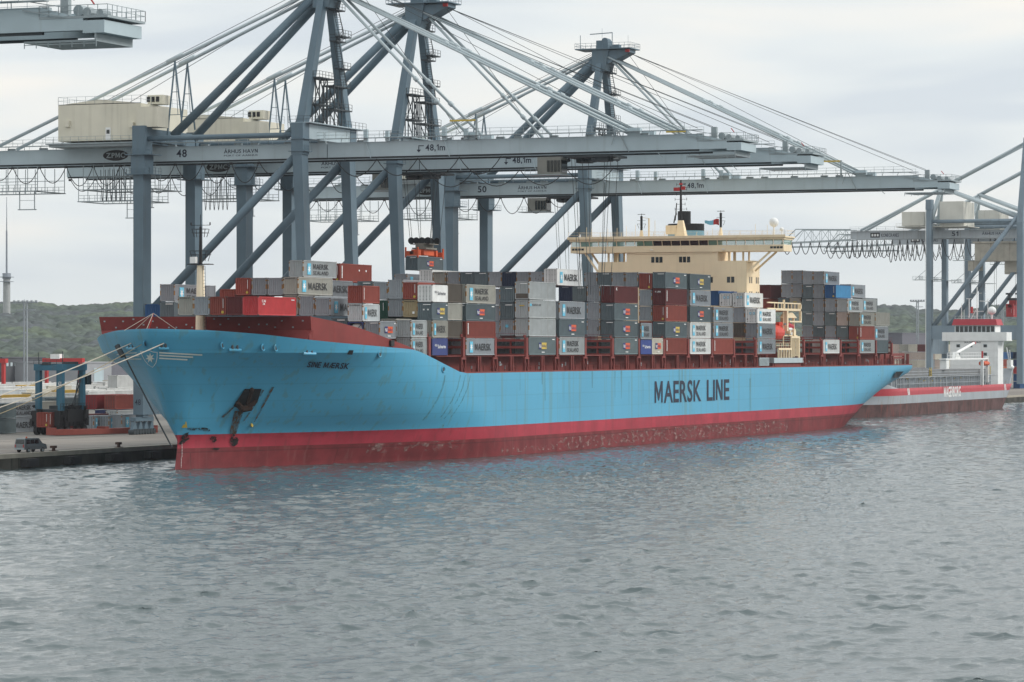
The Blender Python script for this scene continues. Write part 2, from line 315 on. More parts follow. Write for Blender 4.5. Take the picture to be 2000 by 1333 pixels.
def side_mark(o, Lg, H, mk):
    y = -.035; c = (0, y, 0)
    if mk in ('M', 'MS', 'Ms'):
        lx = Lg * .115; lw = Lg * .105; lz = H * .16; lh = H * .66
        def f(mb):
            mb.mk(0); panel(mb, (lx, y, lz), X1, lw, lh); mb.mk(1); star(mb, (lx + lw / 2, y - .008, lz + lh / 2), X1, lw * .42, 1.25)
        put('logo', decal(('logo', Lg, H), f, [M['lblue_c'], M['wht']]), o)
        def g(mb):
            x0 = Lg * .29
            if mk == 'M': letter(mb, 'MAERSK', (x0, y, H * .30), X1, Lg * .55, H * .40, .03)
            elif mk == 'MS': letter(mb, 'MAERSK', (x0, y, H * .50), X1, Lg * .46, H * .30, .03); letter(mb, 'SEALAND', (x0, y, H * .17), X1, Lg * .46, H * .22, .02)
            else: letter(mb, 'MAERSK LINE', (x0, y, H * .30), X1, Lg * .55, H * .14, .02)
        put('lettering', decal(('lettering', mk, Lg, H), g, [M['inkc']]), o)
    elif mk in ('P', 'Py'):
        s = H * .36; x0 = Lg * (.36 if Lg > 8 else .30); z0 = H * .33
        def f(mb):
            w = min(s * 1.15, Lg * .2); w2 = min(s * 2.2, Lg * .3)
            mb.mk(0); panel(mb, (x0, y, z0), X1, w, s); mb.mk(1); panel(mb, (x0 + w, y, z0), X1, w2, s)
            mb.mk(2); letter(mb, 'P&O', (x0 + w * .08, y - .01, z0 + s * .22), X1, w * .84, s * .5, .03)
            mb.mk(0); letter(mb, 'Nedlloyd', (x0 + w + w2 * .06, y - .01, z0 + s * .28), X1, w2 * .88, s * .45, .02)
            mb.mk(2); panel(mb, (x0 + w, y, z0 - s * .55), X1, w2 * .6, s * .12); panel(mb, (Lg * .86, y, H * .84), X1, Lg * .09, H * .05)
        put('badge', decal(('badge', mk, Lg, H), f, [M['c_navy2'], M['orange'] if mk == 'P' else M['yellow'], M['wht']]), o)
    elif mk in ('H', 'Hd'):
        def f(mb):
            for i in range(9): panel(mb, (Lg * .045, y, H * (.82 - i * .075)), X1, Lg * .028, H * .055)
            for i in range(9): panel(mb, (Lg * .052, y - .004, H * (.82 - i * .075) - .03), X1, Lg * .012, H * .06)
            if mk == 'Hd': panel(mb, (Lg * .58, y, H * .62), X1, .35, .25); panel(mb, (Lg * .80, y, H * .60), X1, .35, .3)
        put('lettering', decal(('lettering', mk, Lg, H), f, [M['wht']]), o)
    elif mk == 'S':
        white = 'white' in o['label']
        def f(mb): letter(mb, 'P&O', (Lg * .15, y, H * .52), X1, Lg * .16, H * .13, .02); letter(mb, 'Safmarine', (Lg * .34, y, H * .42), X1, Lg * .5, H * .2, .03, .15)
        put('lettering', decal(('lettering', 'S', Lg, H, white), f, [M['ink'] if white else M['wht']]), o)
    elif mk == 'C':
        def f(mb): letter(mb, 'CAI', (Lg * .08, y, H * .70), X1, Lg * .10, H * .13, .03); letter(mb, '28', (Lg * .10, y, H * .56), X1, Lg * .06, H * .1, .03); panel(mb, (Lg * .86, y, H * .84), X1, Lg * .09, H * .04)
        put('lettering', decal(('lettering', 'C', Lg, H), f, [M['wht']]), o)
    elif mk == 'K': put('lettering', decal(('lettering', 'K', Lg, H), lambda mb: letter(mb, 'K', (Lg * .06, y, H * .74), X1, Lg * .05, H * .16, .03), [M['wht']]), o)
    elif mk == 'm':
        def f(mb): mb.mk(0); panel(mb, (Lg * .03, y, H * .66), X1, Lg * .06, H * .14); mb.mk(1); letter(mb, 'MAERSK LINE', (Lg * .11, y, H * .68), X1, Lg * .33, H * .11, .02)
        put('lettering', decal(('lettering', 'm', Lg, H), f, [M['lblue_c'], M['inkc']]), o)
    elif mk == 'x':
        def f(mb): panel(mb, (Lg * .8, y, H * .8), X1, Lg * .12, H * .05); panel(mb, (Lg * .3, y, H * .3), X1, Lg * .12, H * .09); panel(mb, (Lg * .36, y, H * .22), X1, Lg * .05, H * .05)
        put('marks', decal(('marks', 'x', Lg, H), f, [M['wht']]), o)
    elif mk == 'lb':
        put('side_panel', decal(('side_panel', Lg, H), lambda mb: ribs(mb, (.16, y + .02, .19), X1, (0, -1, 0), Lg - .32, H - .32), [M['c_lb']]), o)
def front_mark(o, H, mk, white=False):
    x = -.03
    P = {'b': [('w', .62, .08, .9, 1.3)], 'bx': [('w', .62, .08, .9, 1.3)]}
    def f(mb):
        if mk in ('b', 'bx', 'bt', 'bp'): mb.mk(0); panel(mb, (x, CW * .62, H * .86), Y_, CW * .5, H * .045)
        if mk == 'bx': panel(mb, (x, CW * .62, H * .55), Y_, .25, .22); panel(mb, (x, CW * .34, H * .55), Y_, .25, .22)
        if mk in ('t', 'bt', 'tx'): mb.mk(1); letter(mb, 'MAERSK', (x, CW * .88, H * .90), Y_, CW * .7, H * .06, .04)
        if mk == 'tx': mb.mk(0); panel(mb, (x, CW * .35, H * .2), Y_, .35, .35)
        if mk == 'd': mb.mk(2); mb.tube((x, CW * .22, .42), (x + .05, CW * .22, .42), .2, 12); mb.mk(0); panel(mb, (x, CW * .2, H * .38), Y_, .07, H * .5)
        if mk == 'k': mb.mk(0); letter(mb, 'K LINE', (x, CW * .82, H * .76), Y_, CW * .45, H * .09, .04)
        if mk == 'n': mb.mk(0); panel(mb, (x, CW * .75, H * .92), Y_, CW * .5, H * .012)
        if mk == 's': mb.mk(3); star(mb, (x, CW * .5, H * .6), Y_, .42)
        if mk in ('o', 'o2'): mb.mk(2); panel(mb, (x, CW * .68, H * .66), Y_, CW * .35, H * .06)
        if mk == 'sp': 
            for a, b in ((.3, .7), (.6, .5), (.4, .45), (.75, .3), (.2, .25)): mb.mk(4); panel(mb, (x, CW * a, H * b), Y_, .12, .16)
        if mk == 'r2':
            for a in (.68, .38): mb.mk(3); panel(mb, (x - .02, CW * a, H * .6), Y_, .42, .42); mb.mk(0); panel(mb, (x - .03, CW * a - .12, H * .6 + .12), Y_, .18, .18)
            mb.mk(1); mb.tube((x, CW * .84, H * .28), (x + .03, CW * .84, H * .28), .12, 8)
        if mk == 'bp': mb.mk(4); panel(mb, (x - .01, CW * .93, .2), Y_, CW * .86, H * .26)
        if mk == 'v': mb.mk(0); panel(mb, (x, CW * .3, H * .45), Y_, .07, H * .4)
        if mk == 'd2': mb.mk(4); panel(mb, (x, CW * .2, H * .3), Y_, .2, H * .25)
    if mk not in ('-', 'r'): put('end_mark', decal(('end_mark', mk, H), f, [M['wht'], M['inkc'], M['yellow'], M['lblue_c'], M['c_umber']]), o)
M['lblue_c'] = mat('logo_blue', (0.13, 0.48, 0.66), 0.6, 0.08, 1.0)
CNAME = dict(grey='grey', pale='light grey', beige='beige grey', slate='dark slate', slate2='slate green', brown='red brown', maroon='dark maroon', red='bright red', navy='navy', navy2='royal blue', blue='blue', blue2='royal blue', lb='light blue', white='white', white2='off white', cream='cream',
             tan='tan', green='dark green', gmid='green', umber='dark brown', crimson='dark red', pink='pinkish', shade='shaded dark grey', tank='white tank', yellow='yellow', orange='orange')
def container(loc, Lg, H, style, label, group, rz=0):
    colr, sm, fm = (style.split('/') + ['-', '-'])[:3]
    kind = 'tank' if colr == 'tank' else 'reefer' if fm in ('r', 'r2') else 'door' if fm == 'D' else 'smooth' if sm == 'S' else 'box'
    o = bpy.data.objects.new('tank_container' if kind == 'tank' else 'shipping_container', body_mesh(Lg, H, colr if colr != 'tank' else 'tank', kind)); COL.objects.link(o)
    o.location = loc; o.rotation_euler = (0, 0, rz); tag(o, label, 'container', group)
    if sm != '-': side_mark(o, Lg, H, sm)
    if fm not in ('-', 'D'): front_mark(o, H, fm)
    return o
CDATA = '''21.5,-3.85,12.19|beige/-/t 21.63 2.59
21.5,-6.3,12.19|grey/-/- 21.62 2.59
21.5,-8.87,12.19|brown/-/d 21.61 2.59
21.5,-11.43,12.19|maroon/-/- 21.6 2.59
21.5,-13.86,12.19|red/C/- 21.59 2.59
51.3,14.39,13.7|slate/-/b 21.36 2.59;grey/MS/- 24.03 2.59
51.3,16.88,12.19|blue/-/- 21.06 2.59
51.3,4.46,12.19|brown/-/- 23.23 2.59
51.3,1.85,12.19|brown/-/d 24.88 2.59
51.3,-0.79,12.19|grey/-/- 24.87 2.59
51.3,-3.42,12.19|grey/-/- 24.85 2.59
51.3,-5.96,12.19|beige/-/- 21.97 2.9;beige/M/t 24.95 2.59
51.3,-8.57,12.19|grey/-/- 21.81 2.9
51.3,-11.13,12.19|grey/M/- 21.8 2.59
51.3,-13.76,12.19|slate/-/b 18.87 2.59
51.3,-16.38,6.06|tank/-/- 18.27 2.59;white2/M/t 20.94 2.59;brown/H/- 23.61 2.59
51.3,-19.04,6.06|grey/P/b 18.42 2.59
58.6,-18.44,6.06|beige/x/- 18.51 2.9
58.6,-21.72,6.06|pale/MS/- 15.95 2.59;pale/MS/x 18.62 2.59
66,0.05,12.19|pale/MS/- 27.85 2.59
66,-2.72,12.19|grey/M/- 24.84 2.59
66,-21.2,6.06|navy2/S/- 15.95 2.59;beige/M/- 18.62 2.59;slate/Py/bx 21.29 2.59;white/S/r 23.96 2.59
66,-18.81,12.19|tan/-/tx 21.68 2.59;brown/-/d 24.35 2.59
66,-16.41,12.19|grey/-/- 21.77 2.59;grey/-/- 24.44 2.9
66,-13.89,12.19|green/-/v 21.39 2.9;grey/-/- 24.37 2.59
66,-11.37,12.19|slate/-/b 24.56 2.59
72.8,-20.77,6.06|umber/-/- 18.63 2.59;beige/-/- 21.3 2.59;umber/-/- 23.97 2.9
79.3,-0.05,12.19|brown/Hd/d 27.36 2.9
79.3,-21.3,12.19|grey/M/- 15.95 2.59;brown/H/v 18.62 2.59;slate/P/b 21.29 2.59;beige/MS/- 23.96 2.9
106.1,-18.65,12.19|grey/-/s 19.06 2.59;slate/-/b 21.73 2.59;slate/-/b 24.4 2.59
106.1,-16.26,12.19|grey/-/- 18.74 2.59;grey/-/- 21.41 2.59;grey/-/- 24.08 2.59
106.1,-21.31,12.19|slate2/Py/b 15.95 2.9;pale/-/- 18.93 2.9;pale/m/o 21.91 2.9;pale/-/bp 24.89 2.9
120,-21.3,12.19|pale/MS/- 15.95 2.9;slate/P/- 18.93 2.9;grey/M/- 21.91 2.9
147.1,17.65,12.19|grey/Ms/- 27.31 2.9
147.1,10.26,12.19|beige/-/t 27.89 2.59
147.1,7.59,12.19|grey/-/- 27.87 2.59
147.1,4.97,12.19|slate/-/b 27.85 2.59
147.1,2.36,12.19|slate/-/bt 27.84 2.59
147.1,-0.28,12.19|grey/-/- 27.82 2.59
147.1,-2.89,12.19|navy/-/n 27.8 2.59
147.1,-5.51,12.19|grey/-/- 27.78 2.59
147.1,-8.08,12.19|grey/-/sp 27.77 2.59
147.1,-10.67,12.19|white/M/r 27.97 2.9
147.1,-13.39,12.19|navy/-/n 25.2 2.59
147.1,-15.94,12.19|slate2/-/b 25.19 2.59
147.1,-18.58,12.19|grey/-/d2 19.12 2.9;grey/-/- 22.1 2.9;grey/-/- 25.08 2.9
147.1,-21.3,12.19|slate2/P/b 15.95 2.9;slate/P/b 18.93 2.9;slate/P/b 21.91 2.9;maroon/K/- 24.89 2.9
160.8,-21.3,6.06|blue2/S/- 15.95 2.59;grey/MS/- 18.62 2.9
166.9,-21.34,6.06|cream/P/- 15.95 2.9
174.4,-8.15,12.19|grey/-/- 28.24 2.59
174.4,-10.77,12.19|slate/-/b 28.22 2.59
174.4,-13.4,12.19|grey/-/- 28.2 2.59
174.4,-16.01,12.19|grey/-/- 28.18 2.59
174.4,-18.65,12.19|brown/-/- 19.03 2.9;grey/-/- 22.01 2.59;grey/-/- 24.68 2.9;brown/-/d 27.66 2.9
174.4,-21.3,12.19|brown/H/- 15.95 2.9;slate/Py/b 18.93 2.9;brown/H/d 21.91 2.9;maroon/H/k 24.89 2.9;slate/P/b 27.87 2.9
188.5,-21.3,12.19|white/MS/- 15.95 2.9;white/MS/- 18.93 2.9;slate/P/- 21.91 2.9;grey/M/- 24.89 2.9;slate/Py/- 27.87 2.9
202.4,-21.29,12.19|brown/H/- 15.95 2.9;grey/MS/- 18.93 2.9;grey/MS/- 21.91 2.9
147.1,12.85,12.19|white/-/r 28.27 2.59
230.3,-13.23,12.19|blue/-/- 25.45 2.9
230.3,-15.93,12.19|white/-/r2 25.24 2.59
230.3,-18.64,12.19|umber/-/- 19.11 2.9;grey/-/- 22.09 2.9;white/M/r2 25.07 2.9
230.3,-21.36,12.19|grey/M/- 15.95 2.9;grey/M/- 18.93 2.9;white/MS/r2 21.91 2.9
305.3,-1.03,12.19|brown/-/- 25.07 2.9;maroon/-/- 28.05 2.9
319.7,0.8,12.19|grey/-/- 28.31 2.9
305.3,-5.98,12.19|grey/-/- 28.18 2.9;grey/-/- 31.16 2.9
305.3,-8.41,12.19|grey/-/- 28.16 2.9;grey/-/- 31.14 2.9
305.3,-10.68,12.19|grey/-/- 19.01 2.9;slate2/-/b 21.99 2.9;slate2/-/b 24.97 2.9;slate/-/b 27.95 2.9;grey/-/- 30.93 2.9
305.3,-13.21,12.19|slate/-/b 19 2.9;grey/-/- 21.98 2.9;grey/-/- 24.96 2.9;grey/-/- 27.94 2.9;grey/M/- 30.92 2.9
305.3,-15.86,12.19|grey/-/- 19 2.9;slate2/-/b 21.98 2.9;grey/-/- 24.96 2.9;blue/lb/d 27.94 2.9
305.3,-18.5,12.19|slate2/-/b 19 2.9;pink/-/- 21.98 2.9;pale/MS/- 24.96 2.9
305.3,-21.31,12.19|pale/MS/- 15.95 2.9;brown/H/d 18.93 2.9;beige/MS/- 21.91 2.9
305.3,-7.89,12.19|beige/-/o2 25.15 2.9
305.3,-5.28,12.19|slate/-/- 25.16 2.9
276.9,-21.31,12.19|white/M/- 15.95 2.9
319.7,-15.18,12.19|grey/M/- 28.33 2.9
319.7,-17.81,12.19|pale/MS/- 25.15 2.9
319.7,-20.49,12.19|slate/-/- 15.95 2.9;grey/MS/- 18.93 2.9
319.7,-20.84,12.19|beige/-/- 22.08 2.9
333.3,-14.31,12.19|slate/P/- 25.53 2.9
333.3,-16.8,12.19|pale/x/- 19.19 2.9;brown/-/- 22.17 2.9
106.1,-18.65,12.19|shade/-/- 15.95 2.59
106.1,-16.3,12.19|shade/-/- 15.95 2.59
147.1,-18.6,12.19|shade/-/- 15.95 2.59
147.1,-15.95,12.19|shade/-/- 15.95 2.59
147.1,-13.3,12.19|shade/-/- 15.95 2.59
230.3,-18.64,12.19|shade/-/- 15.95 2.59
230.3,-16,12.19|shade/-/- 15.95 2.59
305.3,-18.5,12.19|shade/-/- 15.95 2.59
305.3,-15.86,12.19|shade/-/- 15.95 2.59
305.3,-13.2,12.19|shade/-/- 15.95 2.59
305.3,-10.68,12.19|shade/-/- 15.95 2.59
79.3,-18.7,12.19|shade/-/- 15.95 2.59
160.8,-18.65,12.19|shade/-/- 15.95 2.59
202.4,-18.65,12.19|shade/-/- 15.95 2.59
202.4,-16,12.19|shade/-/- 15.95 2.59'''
ORD = 'zeroth first second third fourth fifth sixth seventh eighth ninth tenth eleventh twelfth thirteenth fourteenth fifteenth sixteenth seventeenth eighteenth nineteenth twentieth'.split()
BAYX = [21.5, 51.3, 58.6, 66, 72.8, 79.3, 106.1, 120, 147.1, 160.8, 166.9, 174.4, 188.5, 202.4, 230.3, 276.9, 305.3, 319.7, 333.3]
used = set(); occ = []
for ln in CDATA.strip().split('\n'):
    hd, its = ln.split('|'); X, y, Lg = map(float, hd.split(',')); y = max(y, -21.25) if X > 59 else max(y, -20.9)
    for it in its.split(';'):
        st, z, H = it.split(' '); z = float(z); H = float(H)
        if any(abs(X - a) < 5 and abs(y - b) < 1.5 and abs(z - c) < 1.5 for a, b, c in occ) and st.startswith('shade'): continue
        occ.append((X, y, z))
        bay = min(range(len(BAYX)), key=lambda i: abs(BAYX[i] - X)) + 1; row = int(round((y + 21.3) / 2.65)) + 1; tier = int(round((z - 15.95) / 2.85)) + 1
        c, sm, fm = st.split('/')
        mk = MARKTXT.get(sm) or FRONTTXT.get(fm) or 'plain ribbed walls'
        rowt = 'outermost' if row == 1 else ORD[row]
        lab = '%s container, %s, %s tier, %s row, %s bay' % (CNAME[c], mk, ORD[tier], rowt, ORD[bay])
        if lab in used: lab = '%s container, %s, %s tier, %s row, aft %s bay' % (CNAME[c], mk, ORD[tier], rowt, ORD[bay])
        used.add(lab)
        container((X, y, z), Lg, H, st, lab, 'containers stacked on the big blue ship')
# ---------------------------------------------------------------- the big blue ship (bow at x=0, stern x=350, port side y=-21.4)
HB = 21.4
AZ = [-3, 0, 4.9, 8, 10, 11.5, 12.6, 22]; AF = [266, 270, 287, 302, 315, 330, 343, 349]
BZ = [-3, 0, 2.4, 4, 5.24, 7.77, 10.59, 14.11, 16.4, 19.2, 22]; BS = [22.5, 23.3, 23.9, 24.2, 23.7, 22.4, 20.9, 18.7, 17.0, 15.4, 15.4]
BF = [98, 98, 95, 93, 92, 88, 82, 74, 64, 62, 62]; BN = [1.55, 1.55, 1.65, 1.75, 1.85, 2.35, 2.7, 3.2, 3.62, 3.8, 3.8]
ZTX, ZTZ = [15.4, 16, 17, 18, 20, 22, 25, 28, 32, 36, 40, 45, 50, 55, 59, 62, 66, 70, 77.5], [19.72, 19.69, 19.65, 19.61, 19.51, 19.3, 19.01, 18.63, 18.2, 17.87, 17.63, 17.38, 17.17, 16.98, 16.81, 16.3, 15.52, 14.69, 13.2]
def xstem(z): return float(np.interp(z, BZ, BS))
def hb(x, z):
    xs = xstem(z); t = (x - xs) / (np.interp(z, BZ, BF) - xs)
    if t <= 0: return 0.0
    if t < 1:
        d = x - xs; nose = np.interp(z, [4, 7], [0, 1.1]) * math.sqrt(min(1, d / 1.3)) * max(0, 1 - d / 7)
        return HB * (1 - (1 - t) ** float(np.interp(z, BZ, BN))) + nose
    a = np.interp(z, AZ, AF); u = (x - a) / 75
    return HB if u <= 0 else HB * max(0.0, 1 - u ** 2.3)
def ztop(x): return float(np.interp(x, ZTX, ZTZ))
def xend(z): a = np.interp(z, AZ, AF); return min(350.0, a + 75)
ship = thing('container_ship', 'long blue container ship with red boot top moored under the gantry cranes', 'ship')
def build_hull():
    lv = [-1.5, -.7, 0, .7, 1.5, 2.97, 4.0, 4.87, 6, 7.2, 8.5, 10, 11.5, 12.6, 13.2, 14.2, 15.3, 16.4, 17.2, 18.2, 19.2, 19.8]
    s1 = [(i / 46) ** 1.9 for i in range(47)]
    s2 = [.08, .2, .35, .5, .6, .66, .70, .74, .77, .80, .83, .86, .89, .91, .93, .95, .965, .98, .99, 1]
    mb = MB()
    for sgn in (-1, 1):
        G = []
        for z in lv:
            row = []
            for s in s1:
                zz = z; x = xstem(z) + (110 - xstem(z)) * s
                for _ in range(3):
                    zz = min(z, ztop(x)); x = xstem(zz) + (110 - xstem(zz)) * s
                row.append((x, sgn * hb(x, zz), zz))
            for s in s2:
                zz = min(z, 13.2); x = 110 + (xend(zz) - 110) * s; row.append((x, sgn * hb(x, zz), zz))
            G.append(row)
        base = len(mb.v); n = len(G[0])
        for r in G: mb.v.extend(r)
        for i in range(len(lv) - 1):
            for j in range(n - 1):
                q = [base + i * n + j, base + i * n + j + 1, base + (i + 1) * n + j + 1, base + (i + 1) * n + j]
                if sgn > 0: q = q[::-1]
                P4 = [Vector(mb.v[k]) for k in q]
                if (P4[0] - P4[2]).cross(P4[1] - P4[3]).length < 1e-4: continue
                mb.f.append(tuple(q)); mb.m.append(2 if lv[i + 1] <= 2.98 else 1 if lv[i + 1] <= 4.9 else 0)
        if sgn < 0: PT = [r[-1] for r in G]
    # transom
    for a, b in zip(PT, PT[1:]):
        if b[2] > a[2] + 1e-6: mb.mk(2 if b[2] < 2.98 else 1 if b[2] < 4.9 else 0); mb.add([a, (a[0], -a[1], a[2]), (b[0], -b[1], b[2]), b], [(0, 1, 2, 3)])
    o = mb.build('hull', [M['hull'], M['boot'], M['anti']], ship)
    me = o.data
    import bmesh
    bm = bmesh.new(); bm.from_mesh(me); bmesh.ops.remove_doubles(bm, verts=bm.verts, dist=1e-4); 
    for e in bm.edges:
        if all(abs(v.co.z - 16.4) < .01 and v.co.x < 75 for v in e.verts) or all(abs(v.co.z - 13.2) < .01 and v.co.x > 76 for v in e.verts): e.smooth = False
    bm.to_mesh(me); bm.free()
    me.polygons.foreach_set('use_smooth', [True] * len(me.polygons))
    return o
build_hull()
# decks
mb = MB(); xs = list(np.linspace(60, 349.8, 60)); vs = []
for x in xs: b = hb(x, 13.0) - .05; vs += [(x, -b, 13.02), (x, b, 13.02)]
mb.add(vs, [(2 * i, 2 * i + 2, 2 * i + 3, 2 * i + 1) for i in range(len(xs) - 1)])
xs = list(np.linspace(17.5, 62, 30)); vs = []
for x in xs: z = ztop(x) - 1.4; b = hb(x, z) - .06; vs += [(x, -b, z), (x, b, z)]
mb.add(vs, [(2 * i, 2 * i + 2, 2 * i + 3, 2 * i + 1) for i in range(len(xs) - 1)])
mb.build('deck', M['deckred'], ship)
def on_hull(mb, pts2, faces, off=0.05):   # (x, z) outline laid on the port side
    mb.add([(x, -hb(x, z) - off, z) for x, z in pts2], faces)
def hull_text(body, x0, z0, w, h, bold, shear, m, nm='lettering', off=.05, slope=0):
    v, f = text(body, bold); sx = w / v[:, 0].max(); mb = MB()
    on_hull(mb, [(x0 + x * sx + shear * y * h, z0 + y * h + slope * x * sx) for x, y in v], f, off); return mb.build(nm, m, ship)
hull_text('MAERSK', 167.8, 7.3, 26.6, 3.85, .03, 0, M['ink']); hull_text('LINE', 197.8, 7.3, 13.8, 3.85, .03, 0, M['ink'])
# emblem: shield with a star and speed stripes
def _q(q, z):
    x = xstem(z) + abs(q); return x, (hb(x, z) if q < 0 else -hb(x, z))
def xpx(px, py, off=0.17):   # point of the hull surface at the emblem, solved once for its drawing
    z = 17 + (681 - py) / 14.3
    for _ in range(4):
        def pr(q):
            x, y = _q(q, z); f = (x - CAM[0]) * FW[0] + (y - CAM[1]) * FW[1]; return 1000 + 6500 * ((x - CAM[0]) * RT[0] + (y - CAM[1]) * RT[1]) / f, f
        lo = -min((pr(-k * .25)[0], k * .25) for k in range(40))[1]; hi = 75.0
        for _ in range(40):
            m_ = (lo + hi) / 2
            if pr(m_)[0] < px: lo = m_
            else: hi = m_
        z = 17 + (681 - py) / 6500 * pr(lo)[1]
    x, y = _q(lo, z); return (x - off * .88, y - off * .48, z)
def on3(mb, pts, faces): mb.add(pts, faces)
def strip(mb, pts, w):
    L2 = [xpx(*p) for p in pts]; L3 = [xpx(p[0], p[1] + w) for p in pts]; n = len(pts)
    on3(mb, L2 + L3, [(i, n + i, n + i + 1, i + 1) for i in range(n - 1)])
v_, f_ = text('SINE MÆRSK', .045); mb = MB(); vm = v_[:, 0].max()
mb.add([xpx(599 + x / vm * 81 + 4 * y, 717.5 + 3.5 * x / vm - 10.5 * y - .3 * y * x / vm) for x, y in v_], f_); mb.build('lettering', M['ink'], ship)
mb = MB()
strip(mb, [(228, 692), (240, 690.5), (255, 689.3), (267, 688.8)], 1.6); strip(mb, [(239, 696.5), (250, 695.6), (262, 695), (272, 694.8)], 1.6); strip(mb, [(248, 701.2), (258, 701), (267, 700.8), (276, 701)], 1.6)
for y0, x1 in ((688, 395), (693.2, 377), (698.8, 366)): strip(mb, [(311 + (x1 - 311) * i / 8, y0 + 4.6 * i / 8 * (x1 - 311) / 84) for i in range(9)], 2.7)
sh = [(274, 686), (283, 686.5), (291, 684), (299, 687.5), (307, 688)]
strip(mb, sh, 1.2)
rgt = [(307, 688), (306.5, 700), (304.5, 709), (301, 714.5), (297.5, 718)]; lft = [(274, 686), (278, 696), (283, 705), (289, 712.5), (297.5, 718)]
for c in (rgt, lft):
    A = [xpx(p[0] - .55, p[1]) for p in c]; B = [xpx(p[0] + .7, p[1]) for p in c]; n = len(c); on3(mb, A + B, [(i, i + 1, n + i + 1, n + i) for i in range(n - 1)])
S7 = [xpx(293 + x * 9.5, 699.5 - y * 10.5) for x, y in STAR]; on3(mb, [xpx(293, 699.5)] + S7, [(0, 1 + i, 1 + (i + 1) % 14) for i in range(14)])
mb.build('emblem', M['wallgrey'], ship)
# anchor pocket with anchor, fairleads
mb = MB(); A = [xpx(*p) for p in ((478, 760), (511, 760), (503, 785), (498, 793), (471, 802), (456, 793))]; on3(mb, A, [(0, 1, 2, 3, 4, 5)])
mb.build('anchor_pocket', M['black'], ship)  # flat panel on the plating; the recess's shade is painted in black
def hp(px, py, off=.3): return Vector(xpx(px, py, off))
mb = MB(); mb.tube(hp(492, 764), hp(483, 790), .28, 8); mb.tube(hp(463, 786, .35), hp(472, 799, .45), .3, 8, r2=.45); mb.tube(hp(500, 783, .35), hp(483, 797, .45), .3, 8, r2=.45); mb.tube(hp(472, 799, .45), hp(490, 796, .45), .5, 8); mb.sph(hp(492, 762), .35, 8, 6)
mb.build('anchor', mat('anchor_rust', (0.032, 0.017, 0.012), .9, .4, 1.5), ship)
M['stain'] = ragged('rust_stain', (0.085, 0.045, 0.016), .30, .60, .95, (1.6, 1.6, .12)); M['soot'] = ragged('black_scrape', (0.012, 0.012, 0.012), .38, .52, .95); M['scuff'] = ragged('pale_scuff', (0.36, 0.24, 0.22), .50, .66, .75, (.35, .35, .9))
mb = MB()
for c in (((458, 803), (476, 803), (461, 848), (448, 848)), ((458, 793), (462, 792), (437, 816), (432, 815)), ((530, 757), (536, 756), (498, 825), (496, 824)), ((492, 797), (499, 792), (478, 822), (474, 824)), ((512, 762), (516, 762), (509, 775), (507, 774))):
    pts = [];
    for t in (0, .33, .66, 1): pts += [xpx(c[0][0] + (c[3][0] - c[0][0]) * t, c[0][1] + (c[3][1] - c[0][1]) * t), xpx(c[1][0] + (c[2][0] - c[1][0]) * t, c[1][1] + (c[2][1] - c[1][1]) * t)]
    on3(mb, pts, [(2 * i, 2 * i + 1, 2 * i + 3, 2 * i + 2) for i in range(3)])
mb.build('rust_stain', M['stain'], ship)
mb = MB()
def blob(cx, cy, rx, ry, rot=0, n=14):
    P = []
    for i in range(n):
        a = 2 * math.pi * i / n; k = random.uniform(.65, 1.1); u, v = math.cos(a) * rx * k, math.sin(a) * ry * k
        P.append(xpx(cx + u * math.cos(rot) - v * math.sin(rot), cy + u * math.sin(rot) + v * math.cos(rot)))
    on3(mb, [xpx(cx, cy)] + P, [(0, 1 + i, 1 + (i + 1) % n) for i in range(n)])
blob(357, 858, 19, 10, -.6); blob(376, 838, 12, 3, 0); blob(398, 839, 16, 4, .1); blob(457, 862, 10, 10, -.7); blob(458, 848, 3, 6, .5); blob(417, 857, 8, 7); blob(423, 877, 7, 2.5, 0)
mb.build('scrape_marks', M['soot'], ship)
mb = MB()
for x0, x1, z0, z1 in ((93, 117, .5, 1.35), (118, 150, .4, 2.3), (150, 205, .5, 2.7), (205, 250, .5, 2.6), (58, 80, 1.5, 2.9)):
    n = 12; P = [(x0 + (x1 - x0) * i / n, z0) for i in range(n + 1)] + [(x0 + (x1 - x0) * i / n, z1) for i in range(n + 1)]; on_hull(mb, P, [(i, i + 1, n + 2 + i, n + 1 + i) for i in range(n)], .07)
mb.build('waterline_scuffs', M['scuff'], ship)
mb = MB()
for i in range(16):
    x = random.uniform(84, 332); w = random.uniform(.15, .8); z1 = random.choice([13.15, 13.15, 11.2]); z0 = z1 - random.uniform(2, 7.5); on_hull(mb, [(x, z1), (x + w, z1), (x + w * .8, z0), (x + w * .2, z0)], [(0, 1, 2, 3)], .045)
for px, w in ((868, 7), (898, 5), (908, 4), (918, 4)):
    pts = [];
    for k in range(5): t = k / 4; pts += [xpx(px - 42 * t * t - 12 * t, 733 + 100 * t, .08), xpx(px - 42 * t * t - 12 * t + w * .5, 733 + 100 * t, .08)]
    on3(mb, pts, [(2 * k, 2 * k + 1, 2 * k + 3, 2 * k + 2) for k in range(4)])
mb.build('rust_runs', ragged('rust_run', (0.13, 0.20, 0.11), .34, .75, .6, (2, 2, .1)), ship)
mb = MB(); c = hp(493, 830, .12); mb.tube(c, c + Vector((0, .15, 0)), .33, 14)
P = [xpx(*p) for p in ((355, 835), (358, 830), (362, 829), (362, 824), (364, 824), (365, 830), (366, 836), (355, 836))]; on3(mb, P, [tuple(range(8))])
mb.build('bow_mark', M['yellow'], ship)
